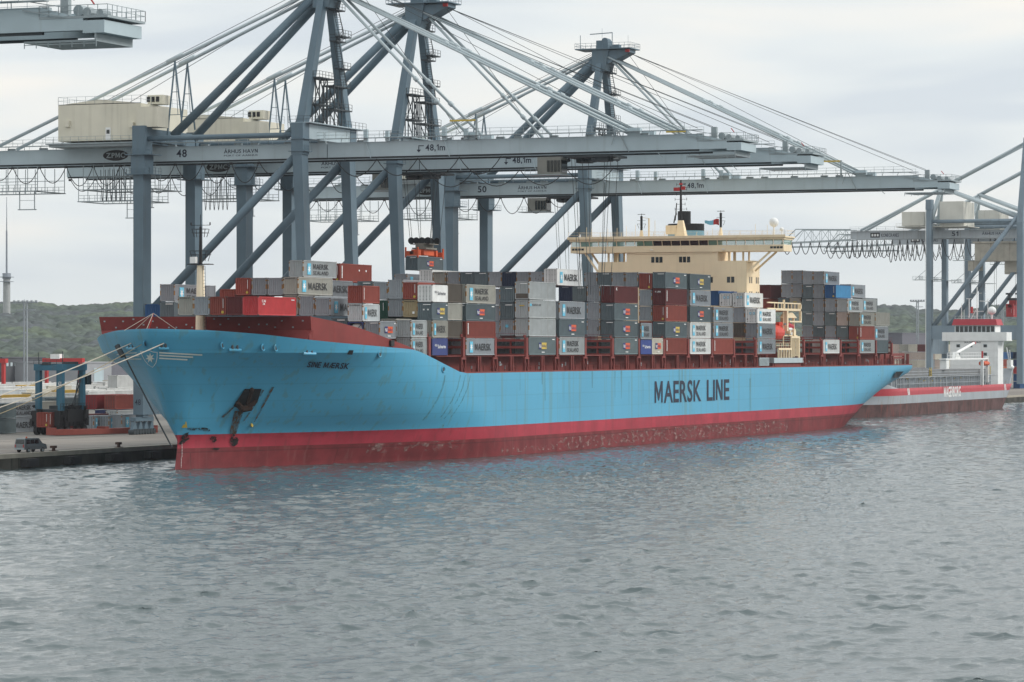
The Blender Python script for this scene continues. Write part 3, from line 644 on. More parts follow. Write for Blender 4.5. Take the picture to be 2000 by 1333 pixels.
for px, py, w in ((257, 679, 17), (320, 679, 20), (459, 682, 24), (604, 689, 24)):   # roller fairleads
    mb = MB(); a = hp(px - w / 2, py + 2.2, .25); b = hp(px + w / 2, py + 2.8, .25); mb.tube(a, b, .24, 8)
    up = Vector((0, .1, .9))
    mb.mk(1).tube(a.lerp(b, .3), a.lerp(b, .3) + up, .2, 8); mb.tube(a.lerp(b, .7), a.lerp(b, .7) + up, .2, 8); mb.mk(0).bar(a.lerp(b, .1) + up, a.lerp(b, .95) + up, .08)
    mb.build('fairlead', [M['hull'], M['steel']], ship)
for px, py in ((284, 672), (435, 675), (514, 679), (539, 680), (742, 692), (866, 684 + 38)):
    mb = MB(); c = hp(px, py, .12); n = Vector((0, -1, 0)); x = Vector((1, 0, 0)); z = Vector((0, 0, 1))
    for i in range(14):
        a, b = 2 * math.pi * i / 14, 2 * math.pi * (i + 1) / 14; k = .55
        mb.tube(c + x * math.cos(a) * k + z * math.sin(a) * k * .8, c + x * math.cos(b) * k + z * math.sin(b) * k * .8, .10, 5, caps=False)
    mb.mk(1).add([c + x * math.cos(2 * math.pi * i / 14) * .5 + z * math.sin(2 * math.pi * i / 14) * .4 for i in range(14)], [tuple(range(14))[::-1]])
    mb.build('mooring_hole', [M['hull'], M['steel']], ship)
mb = MB(); on3(mb, [xpx(*p) for p in ((677.5, 692.5), (682, 684.5), (690.5, 684.7), (688, 693.5))], [(0, 1, 2, 3)])
on_hull(mb, [(333.5, 11.8), (333.5, 10.35), (340.2, 10.35), (340.9, 11.8)], [(0, 1, 2, 3)], .4)
mb.build('hull_opening', M['black'], ship)
# draught marks at the stem
mb = MB()
for i in range(17): mb.cbox(xpx(355.5 - (1.5 if i > 9 else 0), 866 + i * 2.9, .1), (.12, .04, .10))
mb.build('draught_marks', M['wht'], ship)
# breakwater: sloped lower band, forward wall, side wings
mb = MB(); BXW = 33.2; Y0, Y1 = -hb(BXW, 17) + .25, hb(BXW, 17) - .25
mb.hexa([(BXW - 1.6, Y0 + 1.25, 17.4), (BXW, Y0 + .3, 17.0), (BXW, Y1 - .3, 17.0), (BXW - 1.6, Y1 - 1.25, 17.4)], [(BXW - .5, Y0 + .1, 19.6), (BXW, Y0, 19.6), (BXW, Y1, 19.6), (BXW - .5, Y1 - .1, 19.6)])
mb.hexa([(BXW - .5, Y0 + .1, 19.6), (BXW - .2, Y0 + .1, 19.6), (BXW - .2, Y1 - .1, 19.6), (BXW - .5, Y1 - .1, 19.6)], [(BXW - 1.0, Y0, 21.55), (BXW - .7, Y0, 21.55), (BXW - .7, Y1, 21.55), (BXW - 1.0, Y1, 21.55)])
for i in range(9): y = Y0 + 1 + i * 4.0; mb.box(BXW + .02, BXW + .5, y - .06, y + .06, 17, 21.3)
wx = [BXW - .6, 37, 42, 48, 54, 59.5]; wt = [21.55, 20.85, 20.0, 18.9, 17.85, 16.95]
for x, x2, zt, zt3 in zip(wx, wx[1:], wt, wt[1:]):
    zb, zb2 = ztop(x) - 1.2, ztop(x2) - 1.2
    for sg in (1, -1):
        ya, yb = sg * (min(hb(x, zb), hb(x, 17.2)) - .3), sg * (min(hb(x2, zb2), hb(x2, 17.2)) - .3); ya2, yb2 = ya - sg * .25, yb - sg * .25
        mb.add([(x, ya, zb), (x2, yb, zb2), (x2, yb, zt3), (x, ya, zt), (x, ya2, zb), (x2, yb2, zb2), (x2, yb2, zt3), (x, ya2, zt)], [(0, 1, 2, 3), (7, 6, 5, 4), (3, 2, 6, 7)])
bwk = mb.build('breakwater', M['deckred'], ship)
mb = MB()
for i in range(24): y = Y0 + 1.2 + i * 1.42 + random.uniform(-.5, .5); z = random.choice([20.9, 20.4, 20.0, 21.2]); mb.cbox((BXW - .55 - .26 * (z - 19.6) - .02, y, z), (.1, .24, .2))
mb.build('deck_lights', M['galv'], bwk)
mb = MB(); mb.mk(0); mb.box(50.9, 52.1, -hb(51.5, 17) + .2, -hb(51.5, 17) + .5, 17.35, 18.2); mb.build('side_opening', M['black'], bwk)
# foremast
fm = MB(); MX, MY = 30.6, -.35
fm.tube((MX, MY, 17.3), (MX, MY, 28.8), .78, 16, r2=.50).mk(1).cbox((MX, MY, 28.95), (1.6, 3.4, .12))
fm.mk(1).tube((MX, MY, 28.9), (MX, MY, 34.3), .26, 10, r2=.18)
for zz, s in ((30.3, 1.6), (33.4, 1.3)):
    for a, b in (((-1, -1), (1, -1)), ((1, -1), (1, 1)), ((1, 1), (-1, 1)), ((-1, 1), (-1, -1))):
        for k in (0, .55): fm.bar((MX + a[0] * s * .5, MY + a[1] * s * .8, zz + k), (MX + b[0] * s * .5, MY + b[1] * s * .8, zz + k), .04)
        fm.bar((MX + a[0] * s * .5, MY + a[1] * s * .8, zz + .55), (MX + a[0] * s * .3, MY + a[1] * s * .6, zz - .9 if zz < 32 else zz - .6), .05)
fm.bar((MX, MY - 1.5, 34.5), (MX, MY + 1.5, 34.5), .05).bar((MX, MY - 1.5, 34.5), (MX, MY - 1.5, 34.9), .1).bar((MX, MY + 1.5, 34.5), (MX, MY + 1.5, 34.9), .1).bar((MX, MY, 34), (MX, MY, 36), .05)
fm.ladder((MX - .3, MY - .95, 17.6), (MX - .3, MY - .68, 28.7), .4, (0, 1, 0), .5, .03)
foremast = fm.build('foremast', [mat('mast_cream', (.88, .76, .56), .5, .05), M['black']], ship)
mb = MB(); mb.box(MX - .9, MX - .2, MY + .35, MY + 1.25, 29.1, 30.0); mb.build('lamp', M['wht'], foremast)
mb = MB(); mb.bar((19.5, 1.4, 21.9), (19.2, 2.4, 18.1), .1).mk(1)
for q in ((17, 4.6, 19.5), (17.5, 1.6, 19.2), (22, -3.2, 18.2), (24, 8, 18.5)): mb.bar((19.5, 1.4, 21.9), q, .045)
mb.build('bow_davit', [M['red'], M['rope']], ship)
# hatch coaming, under-deck gallery, lashing bridges
mb = MB(); mb.box(64, 241, -18.6, 18.6, 13.05, 15.75).box(262, 345, -18.4, 18.4, 13.05, 15.75); mb.build('hatch_coaming', M['lash'], ship)
mb = MB(); mb.box(68, 241, -21.0, 18.6, 15.76, 15.9).box(262, 320, -21.0, 18.4, 15.76, 15.9); mb.build('hatch_covers', M['lash'], ship)
def post(mb, x, w, z0, z1, y=-21.1): mb.box(x - w / 2, x + w / 2, y, y + .5, z0, z1)
LB = [65.1, 78.35, 91.5, 105.2, 119.0, 132.5, 146.2, 159.9, 173.5, 187.5, 201.5, 215.3, 229.4, 262.7, 276.0, 290.2, 304.4, 318.8, 332.4]
for i, x in enumerate(LB):
    mb = MB(); top = 18.75 if x < 320 else 18.3
    b = min(21.15, hb(x, 13.2) - .3)
    for sg in (-1, 1):
        y = sg * b
        mb.box(x - .42, x + .42, y - .2, y + .2, 15.3, top); mb.hexa([(x - .8, y - .2, 13.06), (x + .6, y - .2, 13.06), (x + .6, y + .2, 13.06), (x - .8, y + .2, 13.06)], [(x - .8, y - .2, 15.3), (x + .6, y - .2, 15.3), (x + .6, y + .2, 15.3), (x - .8, y + .2, 15.3)]) if False else None
        mb.box(x - 1.05, x - .8, y - .2, y + .2, 13.06, 15.3).box(x + .5, x + .75, y - .2, y + .2, 13.06, 15.3).bar((x - .9, y - .1, 15.2), (x + .62, y - .1, 13.2), .1).box(x - 1.1, x + .8, y - .22, y + .22, 15.3, 15.6)
        mb.box(x - .3, x + .3, y - sg * .3 - .1, y - sg * .3 + .1, top - .01, top + .45)
    for z in (18.3, 17.2, 15.95): mb.box(x - .35, x + .35, -b + .2, b - .2, z - .2, z + .2)
    for j in range(0, 17, 2): yy = -b + 2.65 + j * 2.65; mb.box(x - .2, x + .2, yy - .12, yy + .12, 15.95, 18.3) if yy < b else None
    mb.rail((x, -b, 18.5), (x, b, 18.5), .9, 2.65, .03)
    mb.build('lashing_bridge', M['lash'], ship)
mb = MB()
xx = 79.0
while xx < 345:
    if not 241 < xx < 262 :
        b = hb(xx, 13.2) - .3
        for dx in (0,): mb.box(xx + 5.6, xx + 6.0, -b, -b + .4, 13.05, 15.76); mb.box(xx + 6.5, xx + 6.8, -b, -b + .4, 13.05, 15.76)
        for k in range(5): mb.box(xx + 1.2 + k * 2.4, xx + 1.3 + k * 2.4, -b + 1.2, -b + 1.3, 13.05, 14.3)
    xx += 13.8
for z in (13.6, 14.1, 14.6): mb.bar((78, -20.0, z), (240, -20.0, z), .035); mb.bar((262, -20.0, z), (345, -20, z), .035)
mb.box(77, 349.7, -21.35, -21.2, 13.2, 13.42)
mb.build('deck_gallery', M['lash'], ship)
mb = MB()
for i in range(46): x = random.uniform(80, 340); mb.cbox((x, -19.9, random.uniform(13.8, 14.6)), (random.uniform(.15, .5), .15, random.uniform(.2, .7)))
mb.build('deck_fittings', M['galv'], ship)
# ---- superstructure
sup = MB(); F = 244.5
sup.box(F, F + 8.8, -14.6, 17.0, 13.0, 34.6); sup.box(F, F + 8.8, -8.5, 10.9, 34.6, 36.6); sup.box(F + .02, F + 4, -15.9, -14.6, 34.4, 34.6)
for z in (19.0, 22.1, 25.2, 28.4, 31.5): sup.box(F - .04, F, -14.6, 17.0, z, z + .09); sup.box(F, F + 8.8, -14.64, -14.6, z, z + .09)
sup.box(F - .12, F, -7.5, 9.0, 36.1, 36.35)
sup = sup.build('superstructure', M['cream'], ship)
def window(x, y, z, w, h, par, m='glass', side=False):
    mb = MB()
    if not side: mb.mk(1).box(x - .05, x - .01, y - w / 2 - .08, y + w / 2 + .08, z - .08, z + h + .08).mk(0).box(x - .07, x - .05, y - w / 2, y + w / 2, z, z + h)
    else: mb.mk(1).box(x - w / 2 - .08, x + w / 2 + .08, y - .05, y - .01, z - .08, z + h + .08).mk(0).box(x - w / 2, x + w / 2, y - .07, y - .05, z, z + h)
    mb.build('window', [M[m], M['steel']], par)
for px in (277.5, 286, 293.5, 332, 339.5, 347.5): y = 22.94 - (px + 1000 - 1115) * 45.52 / 418; window(F, y, 34.45, .5, 1.0, sup, 'glass')
for row in (31.2, 28.3):
    for px in (286, 294, 332, 339.5, 383, 391.5, 425, 433): y = 22.94 - (px + 1000 - 1115) * 45.52 / 418; window(F, y, row - .9, .5, 1.0, sup)
for row in (31.0, 28.1, 25.3):
    for x in (246.6, 247.9, 251.0, 252.2): window(x, -14.6, row - .8, .35, 1.1, sup, side=True)
br = MB()
br.box(F - .3, F + 5.5, -22.4, 22.9, 36.45, 36.9).box(F - .3, F - .15, -22.4, 22.9, 36.9, 37.75).box(F + 5.3, F + 5.45, -22.4, 22.9, 36.9, 37.75).box(F - .15, F + 5.3, -22.4, -22.25, 36.9, 37.75).box(F - .15, F + 5.3, 22.7, 22.85, 36.9, 37.75)
br.box(F - 1.0, F + 6, -22.9, 23.3, 39.15, 39.45).box(F - .7, F + 5.7, -22.6, 23.0, 38.75, 39.15).box(F - 1.05, F - .95, -22.95, 23.35, 39.2, 39.7)
n = 23
for i in range(n + 1): y = -22.3 + 45.0 * i / n; br.bar((F - .2, y, 37.75), (F - .55, y, 38.8), .07); br.bar((F + 5.3, y, 37.75), (F + 5.5, y, 38.8), .06)
br.box(F + 1, F + 4.5, -8, -7.8, 36.9, 38.8).box(F + 1, F + 4.5, 8.8, 9, 36.9, 38.8).box(F + 4.5, F + 4.7, -8, 9, 36.9, 38.8)
bridge = br.build('bridge', M['cream'], ship)
mg = bpy.data.materials.new('green_glass'); mg.use_nodes = True; tn = mg.node_tree; pb = tn.nodes['Principled BSDF']; pb.inputs['Base Color'].default_value = (.22, .40, .30, 1); pb.inputs['Roughness'].default_value = .12; pb.inputs['Alpha'].default_value = .6; M['gglass'] = mg
for i in range(n):
    y0 = -22.3 + 45.0 * i / n + .1; y1 = -22.3 + 45.0 * (i + 1) / n - .1; yc = (y0 + y1) / 2; dark = -6.8 < yc < 5.8
    mb = MB(); mb.add([(F - .22, y0, 37.78), (F - .22, y1, 37.78), (F - .52, y1, 38.74), (F - .52, y0, 38.74)], [(3, 2, 1, 0)]); mb.build('window', M['glass' if dark else 'gglass'], bridge)
mb = MB(); mb.add([(F, -22.3, 37.8), (F + 5.2, -22.3, 37.8), (F + 5.2, -22.5, 38.74), (F, -22.5, 38.74)], [(0, 1, 2, 3)]); mb.build('window', M['gglass'], bridge)
mb = MB()
for y0, y1 in ((-22.2, -19.6), (20.0, 22.7)):
    for k in range(4): mb.box(F - .34, F - .3, y0 + k * .68, y0 + k * .68 + .55, 36.98, 37.4)
mb.build('vent_slots', M['glass'], bridge)
mb = MB(); mb.rail((F - .8, -22.8, 39.5), (F - .8, 23.2, 39.5), 1.1, 2.3, .03).rail((F + 5.8, -22.8, 39.5), (F + 5.8, 23.2, 39.5), 1.1, 2.3, .03).rail((F - .8, -22.8, 39.5), (F + 5.8, -22.8, 39.5), 1.1, 2.2, .03)
mb.build('roof_rail', M['cream'], bridge)
mb = MB()
for s, ya, yb in ((1, -19.5, -15.0), (-1, 20.0, 17.2)):
    mb.bar((F + .4, ya, 36.45), (F + .4, yb, 32.6), .28).bar((F + 4.5, ya, 36.45), (F + 4.5, yb, 32.6), .28)
for y in (-10.5, -13.5, 13.2, 15.2): mb.box(F + 1.0, F + 1.5, y - .15, y + .15, 34.6, 36.45).box(F + 5.0, F + 5.4, y - .15, y + .15, 34.6, 36.45)
for y in (-11.2, 14.2): mb.box(F + 2.6, F + 3.0, y - .25, y + .25, 34.6, 36.45)
mb.build('wing_support', M['cream'], bridge)
mb = MB()
for y in np.linspace(-20, 20.5, 9): mb.cbox((F - .55, y, 36.95 if int(y) % 2 else 39.0), (.2, .55, .16))
mb.build('flood_lamps', M['wht'], bridge)
def mast(y, zt, nm='mast'):
    mb = MB(); x = F + 1.5
    mb.tube((x, y, 39.45), (x, y, 41.2), .5, 8, r2=.22).tube((x, y, 41), (x, y, zt - 2.6), .16, 8).mk(1).tube((x, y, zt - 2.9), (x, y, zt), .26, 8)
    for k in (-1.6, -.9): mb.bar((x, y - .9, zt + k), (x, y + .9, zt + k), .04).bar((x - .6, y, zt + k), (x + .6, y, zt + k), .04)
    for a in (-.9, .9): mb.bar((x, y + a, zt - 1.6), (x, y + a * .6, zt - 2.5), .04)
    mb.bar((x, y - .8, zt + .35), (x, y + .8, zt + .35), .07).bar((x, y, zt), (x, y, zt + .5), .06); return mb.build(nm, [M['cream'], M['black']], ship)
mast(8.2, 43.9); mast(-8.7, 44.3)
mb = MB(); mb.tube((F + 1.5, 6.6, 39.4), (F + 1.5, 6.6, 43.4), .17, 8).bar((F + 1.5, 8.1, 43.6), (F + 1.5, 6.6, 43.4), .05); mb.bar((F + 1.5, 5.3, 39.4), (F + 1.5, 5.3, 43), .05)
for y in (14, 12, 16, 19.5, 20.6, 10, -6.5, -15.5, -18): mb.bar((F + 3, y, 39.4), (F + 3, y, 39.4 + random.uniform(1.6, 2.8)), .04)
mb.build('aerials', M['cream'], ship)
mb = MB(); x, y = F + 4, .6
mb.mk(0).hexa([(x - .9, y - 1.2, 39.4), (x + 1, y - 1.2, 39.4), (x + 1, y + 1.0, 39.4), (x - .9, y + 1.0, 39.4)], [(x - .4, y - .5, 43.0), (x + .4, y - .5, 43.0), (x + .4, y + .5, 43.0), (x - .4, y + .5, 43.0)])
mb.box(x - .8, x + .8, y + .8, y + 3.0, 40.2, 42.0).mk(1).tube((x, y, 43), (x, y, 51.2), .32, 8, r2=.16)
for i in range(7): z = 44.3 + i * 1.0; w = 1.25 if i % 2 else .9; mb.bar((x, y - w, z), (x, y + w, z), .045).bar((x, y - w, z - .25), (x, y - w, z + .3), .05).bar((x, y + w, z - .25), (x, y + w, z + .3), .05)
mb.bar((x, y + 1.2, 43.0), (x, y + .9, 46.5), .12).bar((x, y + 1.5, 42.5), (x, y + 1.2, 44), .14)
mb.mk(2).box(x - .2, x + .2, y - .9, y - .1, 49.2, 49.9).box(x - .2, x + .2, y + .2, y + 1.5, 49.0, 49.7).box(x - .2, x + .2, y - .3, y + .3, 50.2, 50.6).mk(1).bar((x, y - 2, 49.7), (x, y + .5, 49.7), .06)
mb.build('radar_mast', [M['cream'], M['black'], M['red']], ship)
mb = MB(); mb.tube((F + 3, -19.4, 39.4), (F + 3, -19.4, 41.6), .2, 8).sph((F + 3, -19.4, 42.3), .95, 14, 10).tube((F + 3, -21.0, 39.4), (F + 3, -21.0, 40.6), .12, 6).sph((F + 3, -21.0, 40.9), .42, 10, 8); mb.build('satellite_dome', M['wht'], ship)
# funnel
mb = MB(); fx = 266
def oval(z0, z1, a, b, cx, cy, k, n=28):
    mb.mk(k); r0 = [(cx + a * math.cos(2 * math.pi * i / n), cy + b * math.sin(2 * math.pi * i / n)) for i in range(n)]
    mb.add([(x, y, z0) for x, y in r0] + [(x, y, z1) for x, y in r0], [(i, (i + 1) % n, n + (i + 1) % n, n + i) for i in range(n)] + [tuple(range(n, 2 * n))])
oval(13, 36.5, 3.2, 4.0, fx, 5.3, 2); oval(36.5, 39.6, 3.1, 3.85, fx, 5.3, 2); oval(39.6, 41.5, 3.12, 3.87, fx, 5.3, 1); oval(41.5, 42.95, 3.1, 3.85, fx, 5.3, 0); oval(42.95, 45.6, 1.5, 1.35, fx, 5.7, 0)
mb.build('funnel', [M['black'], M['lblue'], M['cream']], ship, smooth=False)
# lifeboat station
ls = MB(); ls.box(242, 261.5, -20.8, -14.7, 13.05, 14.1).mk(1).box(241.5, 262.3, -21.25, -14.7, 14.1, 15.1).mk(0).box(243, 243.5, -20.9, -20.5, 13.05, 14.1)
C2 = MB(); yb = -20.95
def bx(x0, x1, z0, z1, d=.3): C2.box(x0, x1, yb, yb + d, z0, z1)
bx(238.5, 261.8, 26.0, 26.25); bx(238.5, 261.8, 24.75, 25.05); bx(261.3, 261.8, 22.3, 26.3, .4); bx(249.6, 250.0, 24.9, 26.8, .35); bx(253.5, 261.3, 22.3, 22.6)
for x in np.linspace(243, 259.5, 8): bx(x, x + .16, 25.05, 26.0, .15)
C2.box(238.5, 261.8, -20.95, -15, 24.6, 24.74); C2.bar((250.0, -20.6, 24.7), (250.0, -20.6, 17.6), .13); bx(251.6, 252.4, 20.5, 24.6, .8)
C2.hexa([(252.6, -20.4, 23.2), (260.4, -20.4, 23.2), (260.4, -19, 23.2), (252.6, -19, 23.2)], [(255.2, -20.4, 24.3), (257.2, -20.4, 24.3), (257.2, -19, 24.3), (255.2, -19, 24.3)]); C2.box(252.6, 253.4, -20.5, -19.2, 21.9, 23.2).box(258.9, 259.3, -20.2, -19.8, 15.2, 23.2)
bx(254.6, 260.6, 19.1, 19.5); bx(254.6, 255.1, 15.1, 19.1); bx(260.1, 260.6, 15.1, 19.1)
for x in (256.1, 257.2, 258.3, 259.2): bx(x, x + .22, 15.4, 19.1, .2)
for x in (245.8, 247.6, 249.4, 251.2, 253.0): bx(x, x + .3, 15.1, 16.7)
bx(245.8, 254.6, 16.7, 17.1); C2.box(244, 261, -20.3, -15, 19.5, 19.7); C2.rail((244, -20.9, 17.1), (254, -20.9, 17.1), 1.0, 1.2, .045)
st = ls.build('lifeboat_platform', [M['lash'], M['stay']], ship)
C2.build('davit_frame', M['cream'], st)
mb = MB()
def boat(cx, cy, cz, L2, r):
    n = 14; base = len(mb.v); secs = [(-1, .12, .1), (-.85, .6, .0), (-.5, .95, 0), (0, 1, 0), (.5, .95, 0), (.85, .6, 0), (1, .12, .1)]
    for t, k, u in secs: mb.v.extend([(cx + t * L2, cy + r * k * math.cos(2 * math.pi * i / n), cz + u + r * k * 1.05 * math.sin(2 * math.pi * i / n)) for i in range(n)])
    for j in range(len(secs) - 1):
        for i in range(n): mb.f.append((base + j * n + i, base + (j + 1) * n + i, base + (j + 1) * n + (i + 1) % n, base + j * n + (i + 1) % n)); mb.m.append(mb.k)
boat(248.2, -19.4, 20.2, 4.5, 1.5); mb.box(248.8, 251.2, -20.1, -18.8, 21.5, 22.3); mb.mk(1).box(249.6, 250.8, -20.98, -20.88, 21.7, 22.1)
lb = mb.build('lifeboat', [mat('boat_orange', (0.62, 0.06, 0.035), .45, .08), M['glass']], None); tag(lb, 'orange enclosed lifeboat hanging beside the cream superstructure', 'lifeboat', None)
mb = MB(); mb.tube((254.2, -20.0, 21.8), (258.4, -20.0, 21.4), .75, 8, r2=.45).tube((254.2, -20.0, 21.8), (252.8, -20.0, 21.9), .75, 8, r2=.3); rb = mb.build('rescue_boat', mat('boat_red', (0.50, 0.04, 0.06), .5, .1)); tag(rb, 'small red rescue boat slung in the cream davit frame', 'boat')
mb = MB()
for c, r in (((254.4, -20.4, 20.4), .5), ((258.2, -20.2, 20.2), .8)): mb.tube((c[0], c[1] - .4, c[2]), (c[0], c[1] + .5, c[2]), r, 12)
mb.mk(1).tube((253.2, -20.6, 20.9), (255.6, -20.6, 20.9), .3, 10).box(254.6, 255.4, -20.9, -20.3, 19.7, 20.3)
mb.build('winch', [M['cream'], M['wht']], st)
mb = MB(); mb.box(231.5, 238.0, -21.3, -21.1, 13.6, 15.2)
for i in range(7): mb.bar((231.8 + i * .85, -21.35, 13.8), (232.4 + i * .85, -21.35, 15.0), .06)
mb.build('grating_panel', M['galv'], ship)
# stern rails and frames
mb = MB()
for x0, x1, z0, z1 in ((322, 331, 13.1, 18.6), (336, 347, 13.1, 15.9)):
    for y in (-20.3, -17, -12): 
        mb.box(x0, x0 + .7, y, y + .4, z0, z1).box(x1 - .7, x1, y, y + .4, z0, z1).box(x0 + .7, x1 - .7, y, y + .4, z1 - .6, z1).box(x0 + .7, x1 - .7, y, y + .4, (z0 + z1) / 2 + .2, (z0 + z1) / 2 + .6)
for x in np.linspace(323, 347, 12): mb.box(x, x + .14, -20.2, -20.1, 13.05, 14.6)
mb.build('stern_frame', M['lash'], ship)
# flag on the port mast
mb = MB(); n = 10; vs = []
for i in range(n + 1): t = i / n; vs += [(F + 1.5 + .3 * math.sin(t * 6), -8.3 + t * 3.0, 43.1 - t * .4 + .12 * math.sin(t * 8)), (F + 1.5 + .3 * math.sin(t * 6 + .5), -8.3 + t * 3.0, 41.8 + t * .35 + .12 * math.sin(t * 8))]
for i in range(n): mb.mk(0 if i < 4 else 1).add([vs[2 * i], vs[2 * i + 1], vs[2 * i + 3], vs[2 * i + 2]], [(0, 1, 2, 3)])
fl = mb.build('flag', [M['red'], M['lblue']]); tag(fl, 'red and light blue flag flying from the port mast above the bridge', 'flag')
# ---------------------------------------------------------------- water
def to_world(f, r): return CAM[0] + f * FW[0] + r * RT[0], CAM[1] + f * FW[1] + r * RT[1]
def water():
    f = [-600.0, -200, 0, 60, 110]; d = 118.0
    while d < 1150: f.append(d); d += max(.22, d * .00135)
    while d < 9000: f.append(d); d *= 1.15
    r = list(np.linspace(-48, 48, 420)); s = [50.0]; st = .5
    while s[-1] < 185: s.append(s[-1] + st); st = min(st * 1.02, .9)
    while s[-1] < 9000: s.append(s[-1] * 1.35)
    r = np.array([-q for q in s[::-1]] + r + s); f = np.array(f)
    Fg, Rg = np.meshgrid(f, r, indexing='ij'); X, Y = to_world(Fg, Rg); Z = np.zeros_like(X)
    rs = np.random.RandomState(3)
    wind = R(70)
    def patch(l0, k, seed):
        r2 = np.random.RandomState(seed); P_ = np.zeros_like(X)
        for _ in range(7):
            a = r2.rand() * 6.28; kk = 2 * math.pi / (l0 * (.6 + r2.rand())); P_ += np.sin(kk * (X * math.cos(a) + Y * math.sin(a)) + r2.rand() * 6.28)
        return np.clip(.75 + P_ * k * .5, 0.25, 1.8)
    pt = [patch(9, .38, 5), patch(5, .42, 6), patch(16, .34, 8)]
    DX = np.zeros_like(X); DY = np.zeros_like(X)
    for i in range(90):
        lam = .62 * (3.0 / .62) ** (rs.rand() ** .85); k = 2 * math.pi / lam; a = wind + rs.randn() * .55; slope = .029 * (1.2 if lam > 1.4 else .85)
        arg = k * (X * math.cos(a) + Y * math.sin(a)) + rs.rand() * 6.28; am = slope / k * pt[i % 3]
        Z += am * np.sin(arg); DX += 1.7 * am * math.cos(a) * np.cos(arg); DY += 1.7 * am * math.sin(a) * np.cos(arg)
    g = np.sin(X * .031 + Y * .017) * np.sin(X * .012 - Y * .04 + 1.3)
    fade = np.clip((1600 - Fg) / 600, 0, 1) * np.clip((400 - abs(Rg)) / 100, 0, 1) * np.clip((Fg - 60) / 50, 0, 1)
    Z = Z * fade * (1 + .3 * g); X = X + DX * fade; Y = Y + DY * fade
    n0, n1 = X.shape; V = np.stack([X, Y, Z], -1).reshape(-1, 3)
    idx = np.arange(n0 * n1).reshape(n0, n1); Q = np.stack([idx[:-1, :-1], idx[:-1, 1:], idx[1:, 1:], idx[1:, :-1]], -1).reshape(-1, 4)
    me = bpy.data.meshes.new('water'); me.vertices.add(len(V)); me.vertices.foreach_set('co', V.ravel().astype(np.float32))
    me.loops.add(len(Q) * 4); me.loops.foreach_set('vertex_index', Q.ravel().astype(np.int32)); me.polygons.add(len(Q))
    me.polygons.foreach_set('loop_start', np.arange(0, len(Q) * 4, 4, dtype=np.int32)); me.polygons.foreach_set('use_smooth', np.ones(len(Q), dtype=bool)); me.update(calc_edges=True); me.validate()
    if me.polygons[0].normal.z < 0: me.flip_normals()
    m = bpy.data.materials.new('harbour_water'); m.use_nodes = True; t = m.node_tree; b = t.nodes['Principled BSDF']; l = t.links.new
    b.inputs['Base Color'].default_value = (0.085, 0.112, 0.118, 1); b.inputs['Roughness'].default_value = 0.06; b.inputs['IOR'].default_value = 1.33
    tcn = t.nodes.new('ShaderNodeTexCoord'); n1_ = t.nodes.new('ShaderNodeTexNoise'); n1_.inputs['Scale'].default_value = 2.2; n1_.inputs['Detail'].default_value = 5; n1_.inputs['Roughness'].default_value = .62
    mp = t.nodes.new('ShaderNodeMapping'); mp.inputs['Rotation'].default_value = (0, 0, -R(70)); mp.inputs['Scale'].default_value = (1, .55, 1); l(tcn.outputs['Object'], mp.inputs[0]); l(mp.outputs[0], n1_.inputs[0])
    bp = t.nodes.new('ShaderNodeBump'); bp.inputs['Strength'].default_value = .9; bp.inputs['Distance'].default_value = .07; l(n1_.outputs[0], bp.inputs['Height']); l(bp.outputs[0], b.inputs['Normal'])
    me.materials.append(m); o = bpy.data.objects.new('water', me); COL.objects.link(o); tag(o, kind='structure')
water()
# ---------------------------------------------------------------- quay and ground
QY, QZ = 22.2, 2.1
M['conc'] = mat('quay_concrete', (0.27, 0.245, 0.22), .85, .12, .15, bump=.2); M['quayface'] = mat('quay_face', (0.055, 0.052, 0.042), .9, .7, .25, streak=.8, rustcol=(.012, .014, .012)); M['cap'] = mat('quay_cap', (0.36, 0.33, 0.27), .85, .15, .5)
M['soil'] = mat('yard_ground', (0.20, 0.19, 0.175), .9, .15, .02)
mb = MB(); mb.add([(-900, 60, QZ - .01), (-900, 6500, QZ - .01), (6500, 6500, QZ - .01), (6500, 60, QZ - .01)], [(3, 2, 1, 0)]); tag(mb.build('ground', M['soil']), kind='structure')
mb = MB(); mb.mk(0).box(-900, 2400, QY + .9, 60, -3, QZ).mk(2).box(-900, 2400, QY - .02, QY + .9, 1.55, QZ + .07).mk(1).box(-900, 2400, QY, QY + .9, -3, 1.55)
tag(mb.build('quay', [M['conc'], M['quayface'], M['cap']]), kind='structure')
mb = MB()
for y in (26.1, 26.9, 56.1, 56.9): mb.box(-600, 1400, y - .04, y + .04, QZ + .002, QZ + .012)
tag(mb.build('crane_rails', M['steel']), kind='structure')
mb = MB()
for x in (-22, -2, 13, 30, 47): mb.box(x, x + .22, 28.5, 52, QZ + .004, QZ + .008)
tag(mb.build('lane_marks', mat('faded_orange', (0.42, 0.22, 0.14), .9, .3)), kind='structure')
fx0 = None
for i, x in enumerate([-6, 6.5, 19, 31.5, 44, 56.5]):
    mb = MB(); mb.box(x, x + 3.4, QY - 1.1, QY, .3, 1.35).box(x + .3, x + 3.1, QY - 1.3, QY - 1.1, .45, 1.2)
    o = mb.build('quay_fender', M['cable']); tag(o, 'black rubber fender block on the quay face, %s from the left' % ['first', 'second', 'third', 'fourth', 'fifth', 'sixth'][i], 'fender', 'fenders along the quay face')
    if 31 < x < 60: mb = MB()
